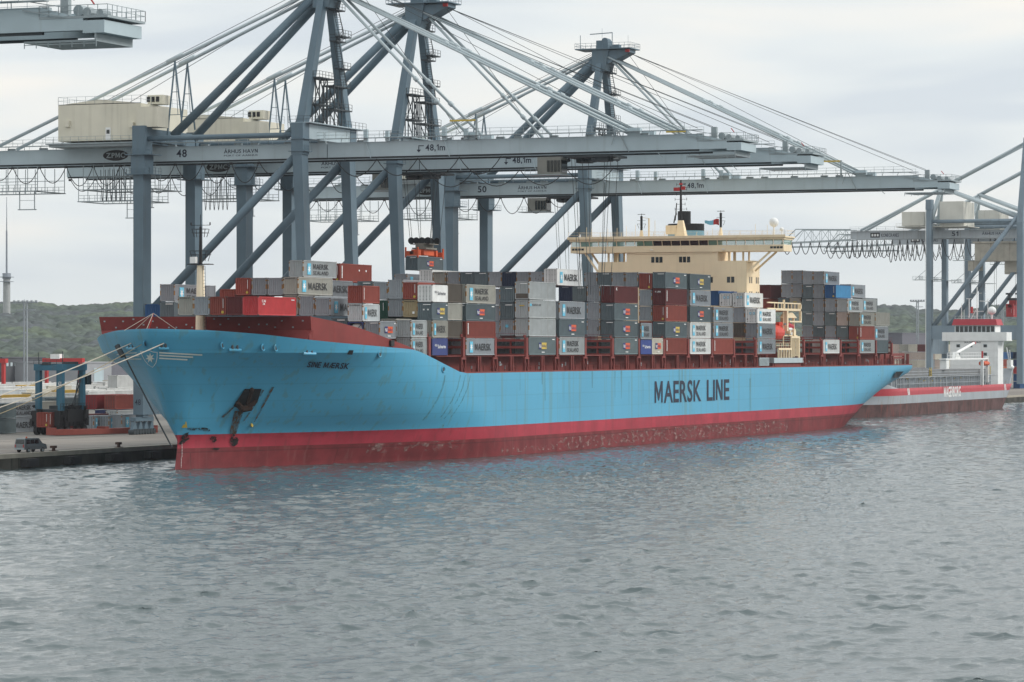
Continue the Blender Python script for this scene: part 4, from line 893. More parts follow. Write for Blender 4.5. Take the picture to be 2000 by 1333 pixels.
for x, lab in ((30.2, 'rusty mooring bollard on the quay edge right of the van'), (50.0, 'rusty mooring bollard on the quay edge nearest the blue bow')):
    mb = MB(); mb.tube((x, QY + .9, QZ), (x, QY + .9, QZ + .5), .3, 10, r2=.22).mk(0).box(x - .55, x + .45, QY + .6, QY + 1.2, QZ + .5, QZ + .85).box(x - .7, x + .7, QY + .5, QY + 1.3, QZ + .07, QZ + .14)
    tag(mb.build('bollard', mat('bollard_rust', (.06, .03, .022), .9, .3)), lab, 'bollard', 'bollards on the quay edge')
# ---------------------------------------------------------------- gantry cranes
WY, LY, HX, GZ0, GZ1 = 26.3, 56.5, 9.9, 49.75, 52.2
def crane(x0, num, troll, full=True, hoist=None):
    word = {'47': 'leftmost gantry crane, only its boom tip in view top left', '48': 'grey gantry crane numbered 48 behind the ship bow', '49': 'grey gantry crane lifting a dark container, second behind the ship', '50': 'grey gantry crane numbered 50 next to the ship bridge'}[num]
    t = thing('gantry_crane', word, 'crane', (x0, 0, 0), 'ship to shore cranes over the blue ship')
    lg, bo, sy, st, gv = M['leg'], M['boom'], M['stay'], M['steel'], M['galv']
    for sx in (-1, 1):
        X = sx * HX
        mb = MB(); mb.col((X, 24.6, 5.5), (X, WY, 50), 2.1, 1.4, 2.5, 1.75).box(X - 1.3, X + 1.3, WY - 1.1, WY + 1.1, 50, 55.4).box(X - 1.5, X + 1.5, WY - 1.5, WY + 1.5, 52.6, 52.75); mb.rail((X - 1.5 * 1, WY - 1.5, 50.6), (X + 1.5, WY - 1.5, 50.6), 1.1, 1.5).box(X - 1.5, X + 1.5, WY - 1.6, WY + 1.6, 50.5, 50.6); mb.build('leg', lg, t)
        mb = MB(); mb.col((X, LY, 5.5), (X, LY, 47.2), 3.0, 1.9).box(X - 1.7, X + 1.7, LY - 1.3, LY + 1.3, 47.2, 50.6).box(X - 1.45, X + 1.45, LY - 1.2, LY + 1.2, 50.6, 55.6).box(X - 2.3, X + 2.3, LY - 2.6, LY + 2.2, 50.5, 50.65).box(X - 2.3, X + 2.3, LY - 2.6, LY + 2.2, 47.1, 47.25)
        mb.rail((X - 2.3, LY - 2.6, 47.2), (X + 2.3, LY - 2.6, 47.2), 1.1, 1.2).rail((X - 2.3, LY - 2.6, 47.2), (X - 2.3, LY + 2.2, 47.2), 1.1, 1.2).rail((X - 2.3, LY - 2.6, 50.6), (X - 2.3, LY + 2.2, 50.6), 1.1, 1.2); mb.build('leg', lg, t)
        mb = MB(); mb.tube((X, WY + 1, 49.6), (X, LY - .8, 22.6), .74, 14); mb.build('brace', lg, t, True)
        mb = MB(); mb.tube((X, WY, 53.4), (X, LY, 53.4), .46, 12); mb.build('tie_tube', lg, t, True)
        mb = MB(); mb.box(X - .9, X + .9, 25.2, LY - .95, 20.8, 23.2); mb.build('portal_beam', lg, t)
        mb = MB(); mb.col((sx * 9.0, WY, 55.4), (sx * 1.5, 25.9, 77.6), 2.2, 1.5, 1.7, 1.2); mb.build('mast_leg', lg, t)
        mb = MB(); mb.tube((sx * 1.6, 27, 78.2), (sx * 4.0, 53.5, 54.2), .74, 14); mb.build('back_brace', lg, t, True)
        mb = MB(); mb.tube((sx * 1.4, 27, 79.0), (sx * 3.6, 89, 53.0), .31, 8).tube((sx * 2.35, 52.5, 68.55), (sx * 2.4, 55.5, 67.2), .45, 8); mb.build('backstay', sy, t, True)
        mb = MB(); mb.bar((sx * 2.4, 54, 67.4), (sx * 2.4 - .2, 52.4, 55.6), .16).bar((sx * 2.4, 54, 67.4), (sx * 2.4, 55.6, 53.5), .16).bar((sx * 2.4, 53.2, 62), (sx * 2.4, 54.7, 62), .08).bar((sx * 2.4, 53, 58), (sx * 2.4, 55, 58), .08).bar((sx * 2.4, 54, 67), (sx * 2.4, 53.4, 58), .06); mb.build('stay_post', lg, t)
        a, b = (sx * 1.5, 24.2, 78.9), (sx * 3.6, -31.8, 52.6); c = (sx * 3.6, -2.5, 52.6)
        mb = MB(); mb.tube(a, b, .27, 8); va, vb = Vector(a), Vector(b)
        for k in (.38, .42, .68, .72): p = va.lerp(vb, k); q = va.lerp(vb, k + .012); mb.tube(p, q, .46, 8)
        mb.tube(va + Vector((sx * .7, 0, -.1)), vb + Vector((sx * .5, 1.0, 0)), .2, 6); mb.build('forestay', sy, t, True)
        mb = MB(); va, vb = Vector(a), Vector(c); mb.tube(a, c, .27, 8)
        for k in (.6, .75): p = va.lerp(vb, k); q = va.lerp(vb, k + .02); mb.tube(p, q, .42, 8)
        mb.build('forestay', sy, t, True)
    for y, zb in ((24.6, 5.5), (LY, 5.5)):
        mb = MB(); mb.box(-HX + 1, HX - 1, y - .8, y + .8, 5.5, 9.2).mk(1)
        for sx in (-1, 1):
            for k in range(4):
                xx = sx * HX + (k - 1.5) * 2.1; mb.mk(0).hexa([(xx - .9, y - .3, 2.7), (xx + .9, y - .3, 2.7), (xx + .9, y + .3, 2.7), (xx - .9, y + .3, 2.7)], [(xx - .25, y - .3, 4.3), (xx + .25, y - .3, 4.3), (xx + .25, y + .3, 4.3), (xx - .25, y + .3, 4.3)]).mk(1)
                for q in (-.5, .5): mb.tube((xx + q, y - .55, 2.6), (xx + q, y + .55, 2.6), .48, 14)
            mb.mk(0).box(sx * HX - 3.4, sx * HX + 3.4, y - .5, y + .5, 4.4, 5.1).box(sx * HX - 1, sx * HX + 1, y - .7, y + .7, 5.1, 5.5)
        mb.build('bogie_beam', [lg, st], t)
    if num in ('48', '50'):
        mb = MB(); letter(mb, num, (-HX - 1.53, 57.1, 7.2), Y_, 1.1, 1.0, .02); mb.build('number', M['ink'], t)
    mb = MB(); mb.box(-HX + 1.3, HX - 1.3, WY - 1.0, WY + 1.0, 52.8, 55.3).box(-HX - .2, HX + 3.2, WY - 2.1, WY + 2.1, 55.42, 55.55); mb.build('cross_beam', bo, t)
    mb = MB(); mb.box(-HX + 1.5, HX - 1.5, LY - 1.0, LY + 1.0, 52.6, 55.2); mb.build('cross_beam', lg, t)
    mb = MB()
    mb.rail((-HX - .2, WY - 2.1, 55.5), (HX + 3.2, WY - 2.1, 55.5), 1.1, 1.6).rail((-HX - .2, WY - 2.1, 55.5), (-HX - .2, WY + 2.1, 55.5), 1.1, 1.5)
    def plat(x0, x1, y0, y1, z): mb.box(x0, x1, y0, y1, z - .12, z + .1); mb.rail((x0, y0, z), (x1, y0, z), 1.1, 1.4, .045); mb.rail((x0, y0, z), (x0, y1, z), 1.1, 1.4, .045)
    plat(-5.2, 4.8, 24.7, 27, 67.0 - 1.2 - 0) if False else None
    for (a, b, z) in ((-6.6, -.2, 63.4), (-6.6, -1.4, 58.8), (-.6, 6.2, 62.4), (-.6, 7.0, 58.4)):
        plat(a, b, 24.2, 26.6, z)
    for x in (-6.4, -4.6, -3.2, -.3, 1.3, 2.8): 
        for y in (24.3, 26.5): mb.bar((x, y, 55.5), (x, y, 63.4 if x < -.4 else 62.4), .11)
    for a, b in (((-6.4, 58.9), (-3.3, 55.6)), ((-6.2, 63.4), (-3.2, 58.9)), ((-.3, 58.4), (2.8, 55.6)), ((-.2, 62.4), (2.8, 58.4)), ((-3.2, 63.4), (-6.4, 58.9))): mb.bar((a[0], 24.4, a[1]), (b[0], 24.4, b[1]), .09).bar((a[0], 25.4, a[1]), (b[0], 25.4, b[1]), .09)
    mb.build('stair_tower', st, t)
    zig = [(4.6, 62.4), (3.4, 65.6), (1.3, 70.2), (3.6, 71.2), (1.0, 75.6), (2.6, 77.8)]; mb = MB()
    for (a, z), (b, z2) in zip(zig, zig[1:]): mb.ladder((a, 24.6, z), (b, 24.6, z2), 1.0, (0, 1, 0), .45, .05); mb.rail((a - .5, 24.1, z), (b - .5, 24.1, z2), 1.0, 1.2, .03)
    for (a, z) in zig[1:-1]: plat(a - 1.2, a + 2.6, 24.0, 25.4, z)
    mb.build('ladder', st, t)
    # head of the mast
    mb = MB(); mb.col((0, 26, 75.8), (0, 25.5, 80.3), 4.6, 3.0, 5.2, 3.8).hexa([(-2.2, 24, 77.2), (2.2, 24, 77.2), (2.2, 24.2, 80), (-2.2, 24.2, 80)], [(-2.0, 19.2, 79.6), (2.0, 19.2, 79.6), (2.0, 19.2, 80.3), (-2.0, 19.2, 80.3)]).box(-3.2, 3.2, 18.6, 31, 80.3, 80.5).cbox((0, 25.5, 81.4), (3.0, 2.6, 1.8)).cbox((1, 23, 81.0), (1.6, 1.4, 1.0)).tube((-1.2, 25, 82.2), (1.2, 25, 82.2), .7, 10)
    mb.rail((-3.2, 18.6, 80.5), (-3.2, 31, 80.5), 1.1, 1.2).rail((3.2, 18.6, 80.5), (3.2, 31, 80.5), 1.1, 1.2).rail((-3.2, 18.6, 80.5), (3.2, 18.6, 80.5), 1.1, 1.2).rail((-3.2, 31, 80.5), (3.2, 31, 80.5), 1.1, 1.2)
    mb.bar((-2, 23, 80.5), (-2, 23, 83.9), .09).bar((-2, 23, 83.8), (-2, 28, 83.6), .12).bar((0, 26, 82), (0, 26, 85), .03).bar((-2.5, 30, 80.5), (-2.5, 30, 83.4), .07).bar((1, 20.5, 80.5), (1, 20.5, 83.4), .03)
    mb.mk(1).cbox((-2.3, 19.5, 79.9), (.3, .9, .6)); mb.build('mast_head', [lg, M['red']], t)
    # boom and girder: twin boxes
    for nm, ya, yb, mm in (('girder', 24.0, 97.0, bo), ('boom', -43.0, 23.8, bo)):
        mb = MB()
        for sx in (-1, 1):
            xa, xb = sorted((sx * 3.1, sx * 4.1)); mb.mk(0).box(xa, xb, ya, yb, GZ0, GZ1).box(xa - .12, xb + .12, ya, yb, GZ1, GZ1 + .08).mk(1).box(xa + .3, xb - .3, ya, yb, GZ0 - .28, GZ0 - .002).mk(0)
            if nm == 'boom':
                mb.hexa([(xa, -47.9, GZ0), (xb, -47.9, GZ0), (xb, -43, GZ0), (xa, -43, GZ0)], [(xa, -47.9, GZ0 + 1.25), (xb, -47.9, GZ0 + 1.25), (xb, -43, GZ1), (xa, -43, GZ1)])
        for y in np.arange(ya + 3, yb, 9.5): mb.box(-3.1, 3.1, y - .25, y + .25, 51.2, 51.8)
        if nm == 'boom':
            mb.box(-4.1, 4.1, -50.4, -47.9, GZ0 - .3, GZ0 + 1.0)
            for y in (-31.8, -2.5): mb.box(-4.2, -3.0, y - 1.1, y + 1.1, GZ1, GZ1 + 1.3).box(3.0, 4.2, y - 1.1, y + 1.1, GZ1, GZ1 + 1.3)
        bm_ = mb.build(nm, [mm, st], t)
        mb = MB(); X = -5.2; y0 = max(ya, -41); z = GZ1 + .75
        mb.box(X - .05, X + .9, y0, yb, z - .1, z); mb.rail((X, y0, z), (X, yb, z), 1.1, 2.0, .038); mb.rail((X + 10.2, y0, z), (X + 10.2, yb, z), 1.1, 2.4, .03)
        for y in np.arange(y0 + 1, yb, 3.2): mb.bar((X + .2, y, z - .05), (X + 1.3, y + .6, GZ1), .06); mb.cbox((X + 1.4, y, GZ1 + .25), (.5, 1.5, .35)) if int(y) % 2 else None
        mb.build('walkway', gv, bm_)
    mb = MB()      # boom tip platform
    o0 = len(mb.v)
    mb.box(-4.6, 4.6, -54.2, -46.2, GZ0 + 1.25, GZ0 + 1.5).rail((-4.6, -54.2, GZ0 + 1.5), (-4.6, -46.2, GZ0 + 1.5), 1.1, 1.1, .045).rail((4.6, -54.2, GZ0 + 1.5), (4.6, -46.2, GZ0 + 1.5), 1.1, 1.1, .04).rail((-4.6, -54.2, GZ0 + 1.5), (4.6, -54.2, GZ0 + 1.5), 1.1, 1.2, .04)
    mb.box(-4.4, -3.6, -49.5, -48.6, GZ0 + 1.5, GZ0 + 3.6).cbox((-3.9, -46.6, GZ0 + 2), (1, 1, 1.1)).tube((-4, -51.5, GZ0 + 1.9), (-1, -51.5, GZ0 + 1.9), .5, 10).tube((-4, -53, GZ0 + 1.8), (-2, -53, GZ0 + 1.8), .4, 10).tube((-3, -50, GZ0 + 2.2), (0, -50, GZ0 + 2.2), .6, 10).bar((-4.4, -45.8, GZ0 + 2.4), (-4.4, -41, GZ1 + .8), .06).bar((-4.4, -45.8, GZ0 + 1.4), (-4.4, -41, GZ1 - .2), .08)
    for y in (-38, -41, -44): mb.box(-5.1, -4.2, y - 3, y, GZ1 + .62, GZ1 + .74) if y > -44 else None
    mb.box(-4, 4, -49.4, -41, GZ0 - 1.15, GZ0 - 1.0).box(-4, 4, -49.4, -49.2, GZ0 - 1.0, GZ0 - .31).rail((-4, -49.4, GZ0 - 1.7), (-4, -41, GZ0 - 1.7), .7, 1.5, .05)
    mb.bar((-4.2, -36, GZ0 - .4), (-4.5, -37, GZ0 - 1.2), .06).bar((-4.2, -31, GZ0 - .2), (-4.6, -29, GZ1 + 1.2), .09).bar((-4.6, -29, GZ1 + 1.2), (-4.4, -28, GZ0 + 1), .06)
    mb.v[o0:] = [(v[0] * .9, v[1] + 3.4, v[2]) if v[1] < -46 and v[2] > GZ0 + .5 else v for v in mb.v[o0:]]
    mb.mk(1).bar((-4.0, -49.2, GZ0 + 2.6), (-3.8, -48.6, GZ0 + 3.3), .1); mb.build('tip_platform', [gv, M['red']], t)
    for y in (2.5, -12):
        mb = MB(); mb.cbox((-4.4, y + 14, GZ1 + 1.1), (.6, .7, 2.2)).cbox((-4.4, y + 10, GZ1 + 1.0), (.6, .6, 1.8)).bar((-4.6, y + 13, GZ0 - .3), (-4.4, y + 14.2, GZ1 + .6), .07); mb.build('boom_bracket', bo, t)
    mb = MB(); mb.box(-5, -4.7, -4.2, -3.9, GZ1, GZ1 + 3.4).box(-5, -4.7, -4.2, -3.9, GZ1, GZ1 + .2).mk(1).box(-5, -4.75, -3.9, .8, GZ1 + 3.1, GZ1 + 3.4) if num in ('48',) else mb.box(-5, -4.7, -28, -27.7, GZ1, GZ1 + 3.4).mk(1).box(-5, -4.75, -27.7, -24, GZ1 + 3.1, GZ1 + 3.4); mb.build('service_jib', [gv, M['yellow']], t)
    # ropes from the mast head
    mb = MB()
    for x, y1, z1 in ((-1.2, -45, 53.5), (-.6, -42, 53.4), (.6, -44, 53.5), (1.2, -30, 53.6), (-1, 0, 53.4), (-1.5, 88, 53.4), (1.5, 80, 53.6), (0, 70, 60.5)): mb.bar((x, 20 if y1 < 30 else 28, 79.6), (x * 2, y1, z1), .055)
    mb.build('hoist_ropes', M['steel'], t)
    # machinery house
    mb = MB(); y0, y1, zb, ze = 57.3, 73.6, 53.35, 59.7; xh = 8.9; yc = (y0 + y1) / 2
    mb.box(-xh, xh, y0, y1, zb, ze).add([(-xh, y0 - .0, ze), (-xh, y1, ze), (-xh, yc, ze + .85), (xh, y0, ze), (xh, y1, ze), (xh, yc, ze + .85)], [(0, 2, 1), (3, 4, 5), (0, 3, 5, 2), (2, 5, 4, 1)])
    mb.box(-xh - 1.6, -xh + 2.5, 53.2, y0, 55.4, 58.9)
    hs = mb.build('machinery_house', M['beige'], t)
    mb = MB(); mb.box(-xh - 1.2, xh + .5, 55.5, 75.5, 52.75, 52.95).rail((-xh - 1.2, 57.3, 52.95), (-xh - 1.2, 75.5, 52.95), 1.1, 1.6).box(-xh - .8, xh, 58, 75, 52.3, 52.75)
    for p, q in (((-xh, y0), (-xh, y1)), ((-xh, y0), (xh, y0)), ((-xh, y1), (xh, y1))): mb.rail((p[0], p[1], ze + .1), (q[0], q[1], ze + .1), 1.3, 1.9, .035)
    mb.box(-xh, -xh + .08, y0, y1, ze, ze + .12); mb.build('house_platform', [gv], t)
    mb = MB(); mb.box(-xh - .06, -xh, 63.2, 64.2, 53.4, 55.6).mk(1).box(-xh - .08, -xh - .06, 63.4, 64.0, 54.5, 55.2); mb.build('door', [M['wht'], M['glass']], hs)
    mb = MB(); mb.cbox((-xh - .3, 71.6, 56.4), (.6, .8, 1.1)).cbox((-xh - .3, 58.9, 55.9), (.6, .8, .9)).cbox((-3, 56.8, 60.6), (3, 3, 1.6)); mb.build('vent_box', M['beige'], hs)
    mb = MB()
    for i in range(3): mb.box(-4.6, -4.52, 56 + i * .9, 56.6 + i * .9, 60.2, 61.1)
    mb.build('grille', M['black'], hs)
    # lettering on the girder (faces the sea side camera)
    X = -4.13
    def fit(y): return y
    mb = MB()
    if num != '47':
        if num != '49': letter(mb, num, (X, 52.8, 50.45), Y_, 2.0, 1.3, .035)
        letter(mb, 'ÅRHUS HAVN', (X, 43.6, 50.9), Y_, 6.5, .85, .02)
        letter(mb, 'PORT OF AARHUS', (X, 43.6, 50.35), Y_, 6.5, .28, .01)
        letter(mb, '48,1m', (X, 5.6, 50.55), Y_, 3.6, 1.05, .03); mb.box(X - .01, X, 5.9, 6.9, 51.33, 51.47).box(X - .01, X, 6.76, 6.9, 50.5, 51.3); mb.add([(X, 7.23, 50.75), (X, 6.43, 50.75), (X, 6.83, 50.25)], [(0, 1, 2)])
        mb.build('lettering', M['ink'], t)
        mb = MB(); n = 24; c = (X, 64.8, 51.0); mb.add([c] + [(X, 64.8 + 2.5 * math.cos(2 * math.pi * i / n), 51 + .95 * math.sin(2 * math.pi * i / n)) for i in range(n)], [(0, 1 + i, 1 + (i + 1) % n) for i in range(n)])
        mb.mk(1); letter(mb, 'ZPMC', (X - .02, 66.7, 50.6), Y_, 3.8, .85, .05); mb.build('maker_sign', [M['black'], M['galv']], t)
    # cable festoon and maintenance platform under the landside girder
    mb = MB(); ys = [97, 91.5, 84, 77.5, 70, 62] if not full else list(np.arange(96, 30, -5.4))
    for a, b in zip(ys, ys[1:]):
        mb.cat((-4.6, a, 49.3), (-4.6, b, 49.3), 2.4 + 1.2 * ((int(a) * 7) % 3) / 2, .075); mb.cbox((-4.6, a, 49.1), (.35, .5, .4))
    if num in ('48', '49'):
        for i in range(6): mb.cat((-4.6, 67.5 - i * .9, 48.5), (-4.6, 66.9 - i * .9, 48.5), 5.6, .06)
        ys = list(np.arange(22, -16, -7.6 if num == '48' else -9))
        for a, b in zip(ys, ys[1:]): mb.cat((-4.6, a, 49.3), (-4.6, b, 49.3), 2.9, .08)
    mb.build('cable_festoon', M['cable'], t)
    for y0, y1, z in ((56.6, 70.8, 45.0), (80, 94, 45.0)):
        mb = MB()
        for X in (-4.9, 4.9):
            mb.box(X - .5, X + .5, y0, y1, z - .15, z); mb.rail((X, y0, z), (X, y1, z), 1.1, 1.2, .05); mb.bar((X, y0, z + 2.2), (X, y1, z + 2.2), .07)
            for y in np.linspace(y0, y1, 8): mb.bar((X, y, z), (X, y, 49.4), .07)
        mb.box(-4.9, 4.9, y0, y0 + .8, z - .15, z).box(-4.9, 4.9, y1 - .8, y1, z - .15, z)
        for y in (y0 + .6, y0 + 3.6): mb.bar((-4.9, y, 45), (-4.9, y, 41.7), .09)
        mb.box(-5.3, -4.5, y0 + .4, y0 + 3.8, 41.6, 41.75).bar((-4.9, y0 + .6, 43.3), (-4.9, y0 + 3.6, 43.3), .05)
        mb.build('service_platform', gv, t)
    mb = MB()      # trolley and cab
    ty = troll; mb.box(-3.4, 3.4, ty - 4.5, ty + 4.5, 48.9, 49.25).cbox((-1.5, ty - 2, 48.6), (2.5, 2.6, .8)).cbox((1.8, ty + 2.5, 48.6), (2.5, 2.2, .8)); 
    for k in range(8): a = random.uniform(-4.5, 4.5); mb.tube((random.uniform(-3, 3), ty + a, 48.6), (random.uniform(-3, 3), ty + a + .5, 48.5), .32, 8)
    tr = mb.build('trolley', M['steel'], t)
    cy = ty + 6.2; mb = MB(); mb.box(-4.6, -1.6, cy - 1.8, cy + 2.4, 46.1, 49.0).mk(1)
    for k in range(4): mb.box(-4.66, -4.61, cy - 1.7 + k * .62, cy - 1.2 + k * .62, 46.5, 48.4)
    mb.box(-4.5, -1.7, cy - 1.88, cy - 1.82, 46.4, 48.5).mk(2).box(-5.2, -1.2, cy - 2.4, cy + 4.4, 45.95, 46.08).rail((-5.2, cy + 2.4, 46.1), (-5.2, cy + 4.4, 46.1), 1.0, 1.0, .04); mb.build('cab', [mat('cab_grey', (.20, .20, .18), .6, .15), M['glass'], gv], tr)
    if hoist:
        mb = MB()
        for a, b in ((-2.2, -3.6), (-2.2, -3.0), (-2.2, 3.4), (-2.2, 2.8), (2.2, -3.3), (2.2, 3.1), (-.5, 1), (.8, -1.4)): mb.bar((a, ty + b, 48.9), (a * .9, ty + b * .6, hoist), .05)
        mb.build('fall_ropes', M['steel'], tr)
    return t
def cabY(px, x0, z):   # where along the boom a given thing sits
    return z
C47 = crane(-86.6, '47', 30.0)
C48 = crane(131.0, '48', -23.5, hoist=26)
C49 = crane(171.5, '49', 24.5, hoist=36.3)
C50 = crane(271.8, '50', 32.6, hoist=26.0)
# headblock and spreader hanging from crane 49, with its box
SPX, SPY, SPZ = 171.5, 24.6, 33.9
sp = thing('container_spreader', 'orange spreader with pulley wheels hanging from the middle crane', 'spreader', (SPX, SPY, SPZ))
mb = MB(); mb.box(-6.1, 6.1, -.35, .35, .3, .9).box(-6.1, -5.6, -1.2, 1.2, 0, .9).box(5.6, 6.1, -1.2, 1.2, 0, .9).box(-2.4, 2.4, -.9, .9, .2, 1.3).box(-4.4, -3.6, -.8, .8, .1, 1.2).box(3.6, 4.4, -.8, .8, .1, 1.2)
for x in (-6, 6):
    for y in (-1.2, 1.2): mb.box(x - .15, x + .15, y - .12, y + .12, -.3, 1.6)
mb.build('frame', M['orange'], sp)
mb = MB(); mb.box(-2.6, 2.6, -1.4, 1.4, 1.3, 1.6).box(-2.4, 2.4, -.8, .8, 1.6, 2.4).box(-2.2, 2.2, -1.9, 1.9, 2.2, 2.35); mb.build('headblock', mat('headblock_grey', (.22, .21, .18), .7, .3), sp)
mb = MB()
for x in (-2.2, 2.2):
    for y in (-1.6, -.4, .7, 1.7):
        mb.tube((x - .12, y, 2.9), (x + .12, y, 2.9), .62, 14)
mb.build('pulley', M['black'], sp)
container((SPX - 6.1, SPY - 1.22, SPZ - 2.62), 12.19, 2.59, 'slate/P/b', 'dark slate container with orange badge hanging in the air under the orange spreader', 'containers in the air')
# ---- the two older cranes beyond
def crane_b(x0, num):
    t = thing('gantry_crane', 'older grey gantry crane numbered %s %s' % (num, 'behind the white ship bridge' if num == '51' else 'farthest right, partly hidden'), 'crane', (x0, 0, 0), 'older cranes beyond the white ship')
    lg, bo, sy, st, gv = M['leg2'], M['boom2'], M['stay'], M['steel'], M['galv']; HX2 = 10.3; g0, g1 = 53.3, 56.0
    for sx in (-1, 1):
        X = sx * HX2
        mb = MB(); mb.col((X, LY, 5.5), (X, LY, 65.5 if sx < 0 else 58), 2.6, 1.7).box(X - 1.5, X + 1.5, LY - 1.0, LY + 1.0, 62.5, 65.8) if sx < 0 else mb.col((X, LY, 5.5), (X, LY, 58), 2.6, 1.7); mb.build('leg', lg, t)
        mb = MB(); mb.col((X, WY, 5.5), (X, WY, 58), 2.6, 2.0).col((X, WY, 58), (sx * 2.2, WY, 86), 2.6, 2.0, 1.6, 1.3); mb.build('leg', lg, t)
        mb = MB(); mb.tube((X, WY + 1, 60), (X, LY - 1, 24), .72, 12).tube((X, WY + 1, 30), (X, LY - 1, 24), .01, 3); mb.build('brace', lg, t, True)
        mb = MB(); mb.tube((X, WY, 58.6), (X, LY, 58.6), .62, 12); mb.build('tie_tube', lg, t, True)
        mb = MB(); mb.box(X - .9, X + .9, WY, LY, 20.0, 24.5); mb.build('portal_beam', lg, t)
        mb = MB(); mb.col((sx * 5.5, LY + 1.0, 58), (0, LY - 1.5, 70.5), 1.3, 1.2); mb.build('mast_leg', sy, t)
        mb = MB(); mb.tube((sx * .8, LY - 1.5, 70), (sx * 3, 82, 56.2), .42, 8).tube((sx * .8, LY - 1.5, 70), (sx * 1.6, WY + 1, 84), .5, 8).tube((sx * 1.0, LY - 2, 70), (sx * HX2 * .9, WY + 2, 60), .62, 10); mb.build('backstay', sy, t, True)
        mb = MB(); mb.box(X - 2.5, X + 2.5, LY - 4.5, LY - 1, 39.5, 39.65).rail((X - 2.5, LY + 3, 39.6), (X + 2.5, LY + 3, 39.6), 1.1, 1, .05).box(X - 1, X + 1, LY + .9, LY + 5.5, 39.4, 39.6).bar((X, LY + 5, 39.6), (X, LY + 1, 43), .1); mb.rail((X - 1, LY + 1, 39.6), (X - 1, LY + 5.5, 39.6), 1.1, 1, .05); mb.build('side_platform', gv, t)
    mb = MB(); mb.box(-HX2, HX2, LY - .9, LY + .9, 15.2, 22.5).box(-HX2, HX2, LY - .7, LY + .7, 4.4, 7.6); mb.build('portal_beam', lg, t)
    mb = MB(); mb.box(-4.2, -3.2, 12, 85, g0, g1).box(3.2, 4.2, 12, 85, g0, g1).box(-HX2, HX2, LY - .9, LY + .9, g1, g1 + 2); mb.build('girder', bo, t)
    mb = MB()
    for X in (-4, 4):
        mb.bar((X, 85, g1 + .6), (X, 104, g1 + .9), .2).bar((X, 85, g0), (X, 109, g0 + .1 - 1.0), .2).bar((X, 104, g1 + .9), (X, 109, g0 - 1), .2).bar((X, 83, g0 - 2.2), (X, 109.5, g0 - 2.2), .16).bar((X, 109, g0 - 1), (X, 109.5, g0 - 2.2), .12)
        for i, y in enumerate(np.arange(86, 104, 3)): mb.bar((X, y, g1 + .7), (X, y, g0 - 2.2), .08).bar((X, y, g1 + .7 if i % 2 else g0 - .8), (X, y + 3, g0 - .8 if i % 2 else g1 + .7), .09)
    mb.build('lattice_tail', gv, t)
    mb = MB(); mb.rail((-5, 12, g1 + .3), (-5, 85, g1 + .3), 1.1, 3, .045).box(-5.4, -4.2, 12, 85, g1 + .15, g1 + .25).rail((-5, 12, 46), (-5, 50, 46), 1.2, 2, .05).box(-5.4, -4.6, 12, 50, 45.8, 46); mb.build('walkway', gv, t)
    mb = MB(); y = 108.5
    while y > 58:
        w = 3.2 if y > 88 else 1.7 if y > 76 else 2.6; mb.cat((-4.4, y, g0 - .8 if y > 85 else g0 - .3), (-4.4, y - w, g0 - .8 if y > 85 else g0 - .3), 4.0 if y > 88 else 5.6, .15, 8, 4); y -= w
    while y > 20: mb.cat((-4.4, y, g0 - .3), (-4.4, y - 4.0, g0 - .3), 6, .12, 8, 4); y -= 4.0
    mb.build('cable_festoon', M['cable'], t)
    mb = MB(); mb.box(-9, 6, 45.5, 53.5, 57.2, 65.2) if num == '51' else mb.box(-8, 6, 46, 53.5, 57.2, 64.4); mb.box(-8, -1, 59, 66.5, 57.4, 62.0) if num == '51' else None; mb.box(-9.6, 7, 44, 68, 56.9, 57.15).rail((-9.6, 44, 57.1), (-9.6, 68, 57.1), 1.1, 2, .05); mb.build('machinery_house', M['beige2'], t)
    mb = MB(); mb.box(-6, 4, 26.5, 42.5, 45.6, 51.5).box(-6.5, 4.5, 26, 43, 51.5, 52).box(-5, -1, 41, 45, 42.5, 46).box(-4, 2, 29, 33, 42, 45.6); mb.build('trolley', mat('stained_beige', (.42, .39, .33), .7, .15, .4, streak=.5, rust=.4), t)
    mb = MB(); X = -4.23
    letter(mb, num, (X, 50.6 if num == '51' else 49, 54.0), Y_, 2.2, 1.5, .03); letter(mb, 'ÅRHUS HAVN', (X, 40.5, 54.3), Y_, 8.0, 1.1, .02); letter(mb, 'KONECRANES', (X, 74.5, 54.0), Y_, 6.0, 1.1, .03); mb.mk(1); panel(mb, (X, 78.2, 53.8), Y_, 3.2, 1.6); mb.mk(2)
    for i in range(3): panel(mb, (X - .02, 77.8 - i * .9, 54.2), Y_, .6, .8)
    mb.build('lettering', [M['ink'], M['black'], M['wht']], t)
    mb = MB(); mb.bar((-10.3 - 1.3, LY + 1, 5), (-10.3 - 1.3, LY + 1, 64), .12); mb.build('rail_tube', M['wht'], t)
    mb = MB()
    for a, b in ((-1.5, 30), (1.5, 30), (-1.5, 37), (1.5, 37)): mb.bar((a, b, 46), (a, b, 27.5), .06)
    mb.build('fall_ropes', st, t)
    return t
M['leg2'] = mat('old_crane_paint', (0.19, 0.25, 0.30), .6, .12, .2, streak=.2, rustcol=(.12, .1, .09)); M['boom2'] = mat('old_boom_paint', (0.42, 0.46, 0.49), .6, .12, .2, streak=.25, rustcol=(.2, .15, .12)); M['beige2'] = mat('old_house_beige', (0.62, 0.61, 0.55), .6, .1, .2, streak=.3, rustcol=(.25, .2, .15))
crane_b(683.5, '51'); crane_b(736.5, '52')
sp2 = thing('container_spreader', 'red spreader hanging at the right edge above the red container', 'spreader', (700, 34.6, 30.6))
